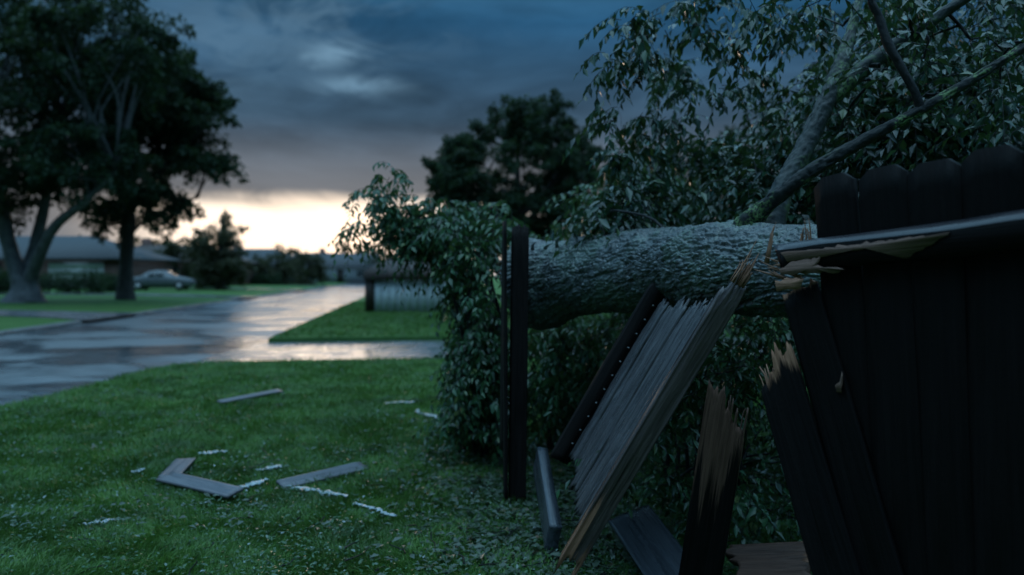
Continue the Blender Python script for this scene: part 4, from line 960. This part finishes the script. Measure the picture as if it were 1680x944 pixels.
# ------------------------------------------------------------------ houses, hedges, car, shed
def house(label, cx, cy, w, d, wh, rh, rot, wallm, roofm, doors, wins, z=None, name='house', group='low houses across the street', gable=False):
    zz = fars((cx, cy)) if z is None else z
    t = bpy.data.objects.new(name, None); mw = Matrix.Translation((cx, cy, zz)) @ Matrix.Rotation(rot, 4, 'Z'); reg(t, mw); tag(t, label, 'house', group)
    mb = MB(); mb.box((-w / 2, -d / 2, -.3), (w / 2, d / 2, wh)); ob('wall', mb.mesh('wall', wallm), t, mw)
    o_ = .5; ry = 0 if gable else min(w, d) / 2
    e = np.array([[-w/2-o_, -d/2-o_, wh], [w/2+o_, -d/2-o_, wh], [w/2+o_, d/2+o_, wh], [-w/2-o_, d/2+o_, wh]]); e2 = e - [0, 0, .16]
    rd = np.array([[-w/2-(o_ if gable else 0)+ry, 0, wh+rh], [w/2+(o_ if gable else 0)-ry, 0, wh+rh]])
    V = np.vstack([e, e2, rd]); qd = [[0,1,9,8],[2,3,8,9],[4,7,6,5],[0,4,5,1],[1,5,6,2],[2,6,7,3],[3,7,4,0]]; td = [[1,2,9],[3,0,8]]
    rf = ob('roof', mk('roof', V, [np.array(qd), np.array(td)], roofm), t, mw)
    mb = MB(); mb.box((-w*.18-.4, .2, wh + rh*.4), (-w*.18+.4, .9, wh + rh + .7)); ob('chimney', mb.mesh('chimney', M['brick']), rf, mw)
    for x, wd, h in doors:
        mb = MB(); mb.box((x - wd/2, -d/2 - .05, 0), (x + wd/2, -d/2 + .02, h)); dr = ob('door' if wd < 1.5 else 'garage_door', mb.mesh('door', M['cream'] if wd > 1.5 else M['darktrim']), t, mw)
        if wd > 1.5:
            for k in range(4):
                m2 = MB(); m2.box((x - wd/2 + .06, -d/2 - .075, .06 + k * h / 4), (x + wd/2 - .06, -d/2 - .052, (k + 1) * h / 4 - .04)); ob('panel', m2.mesh('panel', M['cream']), dr, mw)
    for x, z0_, wd, h in wins:
        mb = MB()
        for lo, hi in (((x-wd/2-.07, -d/2-.06, z0_-.07), (x+wd/2+.07, -d/2+.02, z0_)), ((x-wd/2-.07, -d/2-.06, z0_+h), (x+wd/2+.07, -d/2+.02, z0_+h+.07)), ((x-wd/2-.07, -d/2-.06, z0_), (x-wd/2, -d/2+.02, z0_+h)), ((x+wd/2, -d/2-.06, z0_), (x+wd/2+.07, -d/2+.02, z0_+h)), ((x-.03, -d/2-.055, z0_), (x+.03, -d/2+.02, z0_+h))): mb.box(lo, hi)
        wn = ob('window', mb.mesh('window', M['cream']), t, mw)
        m2 = MB(); m2.box((x-wd/2+.002, -d/2-.03, z0_+.002), (x-.032, -d/2-.02, z0_+h-.002)); ob('pane', m2.mesh('pane', M['glass']), wn, mw)
        m2 = MB(); m2.box((x+.032, -d/2-.03, z0_+.002), (x+wd/2-.002, -d/2-.02, z0_+h-.002)); ob('pane', m2.mesh('pane', M['glass']), wn, mw)
    return t
house('low brick ranch house behind the broad many-stemmed tree', -41, 66, 22, 9, 2.35, 1.9, math.radians(-4), M['brick'], M['roof'], [(1.5, 1.0, 2.05), (8.0, 4.4, 2.0)], [(-8, .8, 1.8, 1.1), (-4.2, .8, 1.8, 1.1), (-1, .8, 1.4, 1.1), (4, .8, 1.6, 1.1)], name='ranch_house')
house('red brick house behind the silver car', -36, 84, 15, 9, 2.4, 1.8, math.radians(3), M['brick'], M['roofbrown'], [(-2, 1.0, 2.05)], [(-5, .8, 1.8, 1.1), (1.5, .8, 1.8, 1.1), (5, .8, 1.6, 1.1)], name='ranch_house')
house('grey house beside the dense round tree', -33, 102, 14, 9, 2.5, 1.9, 0, M['siding'], M['roof'], [(1, 1.0, 2.05), (-4.5, 3.2, 2.0)], [(4, .8, 1.8, 1.1)], name='ranch_house')
house('small pale gabled house at the far end of the street', -27.5, 125, 12, 8, 2.5, 2.1, math.radians(20), M['siding'], M['roof'], [(0, 1.0, 2.05)], [(-3.4, .8, 1.8, 1.1), (3.4, .8, 1.8, 1.1)], name='ranch_house', gable=True)
house('farthest grey house at the right end of the street', -14, 128, 13, 8, 2.5, 1.9, math.radians(-6), M['siding'], M['roof'], [(2, 1.0, 2.05)], [(-3, .8, 1.8, 1.1), (5, .8, 1.4, 1.1)], z=0.0, name='ranch_house')

def hedge(label, px, Yh, wpx, h, seed):
    rg = np.random.default_rng(seed); bs = fbase(px, Yh); t = thing('hedge', label, 'hedge', bs, 'hedges before the houses'); w = wpx * Yh / F
    n = 60; c = np.stack([rg.uniform(-w / 2, w / 2, n), rg.uniform(-.6, .6, n), rg.uniform(.15, h - .2, n)], 1) + bs; per = 70
    cc = np.repeat(c, per, 0); u = nrm(rg.normal(size=(n * per, 3))); p = cc + u * (.38 * rg.random(n * per) ** .4)[:, None]; p[:, 2] = np.maximum(p[:, 2], bs[2] + .02)
    L = rg.uniform(.09, .2, n * per)
    o = ob('foliage', leaves_mesh('foliage', p, nrm(u + rg.normal(size=u.shape) * .5), rg.normal(size=u.shape) + [0, 0, .8], L, L * .5, M['treeleaf']), t); o['kind'] = 'stuff'
    mb = MB()
    for k in range(8): q0 = bs + np.array([rg.uniform(-w / 2, w / 2), 0, 0]); add_tube(mb, [q0, q0 + [0, 0, h * .4], q0 + [rg.normal() * .2, 0, h * .7]], [.04, .03, .015], seg=5, n=5)
    o = ob('stems', mb.mesh('stems', M['darkbark']), t); o['kind'] = 'stuff'
hedge('long dark hedge behind the base of the broad tree', 110, 48, 120, 1.35, 1)
hedge('dark hedge at the left edge of the view', -5, 46, 70, 1.4, 2)
hedge('dark hedge between the street trunk and the ranch house', 175, 52, 40, 1.2, 3)
hedge('dark hedge at the foot of the dense round tree', 345, 64, 60, 1.3, 4)
hedge('dark hedge far along the street beyond the round tree', 430, 88, 60, 1.3, 5)

def car(label, px, Yc, rot):
    bs = fbase(px, Yc); bs[2] += .075; mw = Matrix.Translation(bs.tolist()) @ Matrix.Rotation(rot, 4, 'Z')
    t = bpy.data.objects.new('parked_car', None); reg(t, mw); tag(t, label, 'car')
    # body lofted from stations along x: (x, half width, z low, z shoulder, z top, half width of the top)
    st = [(-2.2, .62, .42, .66, .72, .55), (-2.1, .80, .30, .74, .86, .70), (-1.7, .87, .22, .82, .94, .78), (-1.25, .89, .20, .86, 1.0, .76), (-.75, .90, .20, .88, 1.33, .62), (-.2, .90, .20, .89, 1.43, .60), (.35, .90, .20, .89, 1.40, .60), (.95, .89, .20, .88, 1.02, .74), (1.5, .87, .20, .84, .92, .76), (1.95, .82, .24, .76, .84, .70), (2.2, .64, .38, .60, .68, .5)]
    V = []
    for x, hw, zl, zs, zt, tw in st: V += [[x, -hw*.92, zl], [x, -hw, (zl+zs)/2], [x, -hw, zs], [x, -tw, zt], [x, tw, zt], [x, hw, zs], [x, hw, (zl+zs)/2], [x, hw*.92, zl]]
    n = len(st); i = np.arange(n-1)[:, None]*8; j = np.arange(8)[None]; j2 = (j+1) % 8
    q = np.stack([i+j, i+8+j, i+8+j2, i+j2], -1).reshape(-1, 4); e = (n-1)*8
    body = ob('body', mk('body', V, [q, np.array([[0,1,6,7],[1,2,5,6],[2,3,4,5],[e+7,e+6,e+1,e],[e+6,e+5,e+2,e+1],[e+5,e+4,e+3,e+2]])], M['carpaint'], smooth=True), t, mw)
    Vn = np.array(V).reshape(n, 8, 3)
    def quad_patch(a, b_, r0_, r1_, out, nm):
        p4 = np.array([Vn[a, r0_]*.86+Vn[a, r1_]*.14, Vn[b_, r0_]*.86+Vn[b_, r1_]*.14, Vn[b_, r0_]*.14+Vn[b_, r1_]*.86, Vn[a, r0_]*.14+Vn[a, r1_]*.86]); p4[[0,3], 0] += .05; p4[[1,2], 0] -= .05
        c = np.asarray(out, float); ob(nm, MB().add(np.vstack([p4 + c*.012, p4 - c*.02]), [[0,1,2,3],[4,7,6,5],[0,4,5,1],[1,5,6,2],[2,6,7,3],[3,7,4,0]]).mesh(nm, M['glass']), t, mw)
    for a, b_ in ((4, 5), (5, 6)):
        quad_patch(a, b_, 2, 3, (0, -.95, .3), 'side_window'); quad_patch(a, b_, 5, 4, (0, .95, .3), 'side_window')
    def screen(a, b_, out):
        p4 = np.array([Vn[a,3]*.9+Vn[a,4]*.1, Vn[a,4]*.9+Vn[a,3]*.1, Vn[b_,4]*.9+Vn[b_,3]*.1, Vn[b_,3]*.9+Vn[b_,4]*.1]); c = np.asarray(out, float)
        ob('windscreen', MB().add(np.vstack([p4 + c*.012, p4 - c*.02]), [[0,1,2,3],[4,7,6,5],[0,4,5,1],[1,5,6,2],[2,6,7,3],[3,7,4,0]]).mesh('windscreen', M['glass']), t, mw)
    screen(6, 7, (.5, 0, .85)); screen(3, 4, (-.5, 0, .85))
    for x in (-1.38, 1.38):
        for s in (-1, 1):
            mb = MB(); add_tube(mb, [[x, s*.72, .31], [x, s*.915, .31]], [.31, .31], seg=20, n=3); wl = ob('wheel', mb.mesh('wheel', M['tyre'], smooth=False), t, mw)
            mb = MB(); add_tube(mb, [[x, s*.80, .31], [x, s*.925, .31]], [.20, .18], seg=16, n=3); ob('rim', mb.mesh('rim', M['metal']), wl, mw)
    for s in (-1, 1):
        mb = MB(); mb.box((2.02, s*.58-.14, .56), (2.19, s*.58+.14, .68)); ob('headlight', mb.mesh('headlight', M['glass']), t, mw)
        mb = MB(); mb.box((-2.19, s*.58-.13, .60), (-2.05, s*.58+.13, .72)); ob('tail_light', mb.mesh('tail_light', M['redlens']), t, mw)
car('silver car parked across the street right of the dark trunk', 266, 57, math.radians(8))

# white shed with dark roof at the end of the middle lawn
sx0, sx1, sY = (599 - CX) / F * 29.5, (726 - CX) / F * 29.5, 29.5
sh = thing('garden_shed', 'low white board shed with dark brown corner post and roof on the lawn', 'shed', ((sx0 + sx1) / 2, sY, 0))
npan = 9; wpan = (sx1 - sx0 - .36) / npan
mb = MB(); mb.box((sx0 + .02, sY + .06, 0), (sx1, sY + 2.6, 1.16)); ob('wall', mb.mesh('wall', M['white']), sh)
for k in range(npan):
    mb = MB(); x = sx0 + .34 + wpan * k; mb.box((x + .008, sY + .02 + .006 * (k % 2), .03), (x + wpan - .008, sY + .057, 1.15)); ob('board', mb.mesh('board', M['white']), sh)
mb = MB(); mb.box((sx0, sY - .02, 0), (sx0 + .33, sY + .3, 1.42)); ob('corner_post', mb.mesh('corner_post', M['darktrim']), sh)
V = np.array([[sx0-.03, sY-.15, 1.17], [sx1+.2, sY-.15, 1.17], [sx1+.2, sY+2.8, 1.17], [sx0-.03, sY+2.8, 1.17], [sx0-.03, sY-.12, 1.50], [sx1+.2, sY-.12, 1.50], [sx1-.4, sY+1.3, 1.95], [sx0+.5, sY+1.3, 1.95], [sx1+.2, sY+2.8, 1.4], [sx0-.03, sY+2.8, 1.4]])
ob('roof', mk('roof', V, [np.array([[0,1,5,4],[4,5,6,7],[7,6,8,9],[9,8,2,3],[3,2,1,0]]), np.array([[1,2,8],[1,8,6],[1,6,5],[0,4,7],[0,7,9],[0,9,3]])], M['roofbrown']), sh)
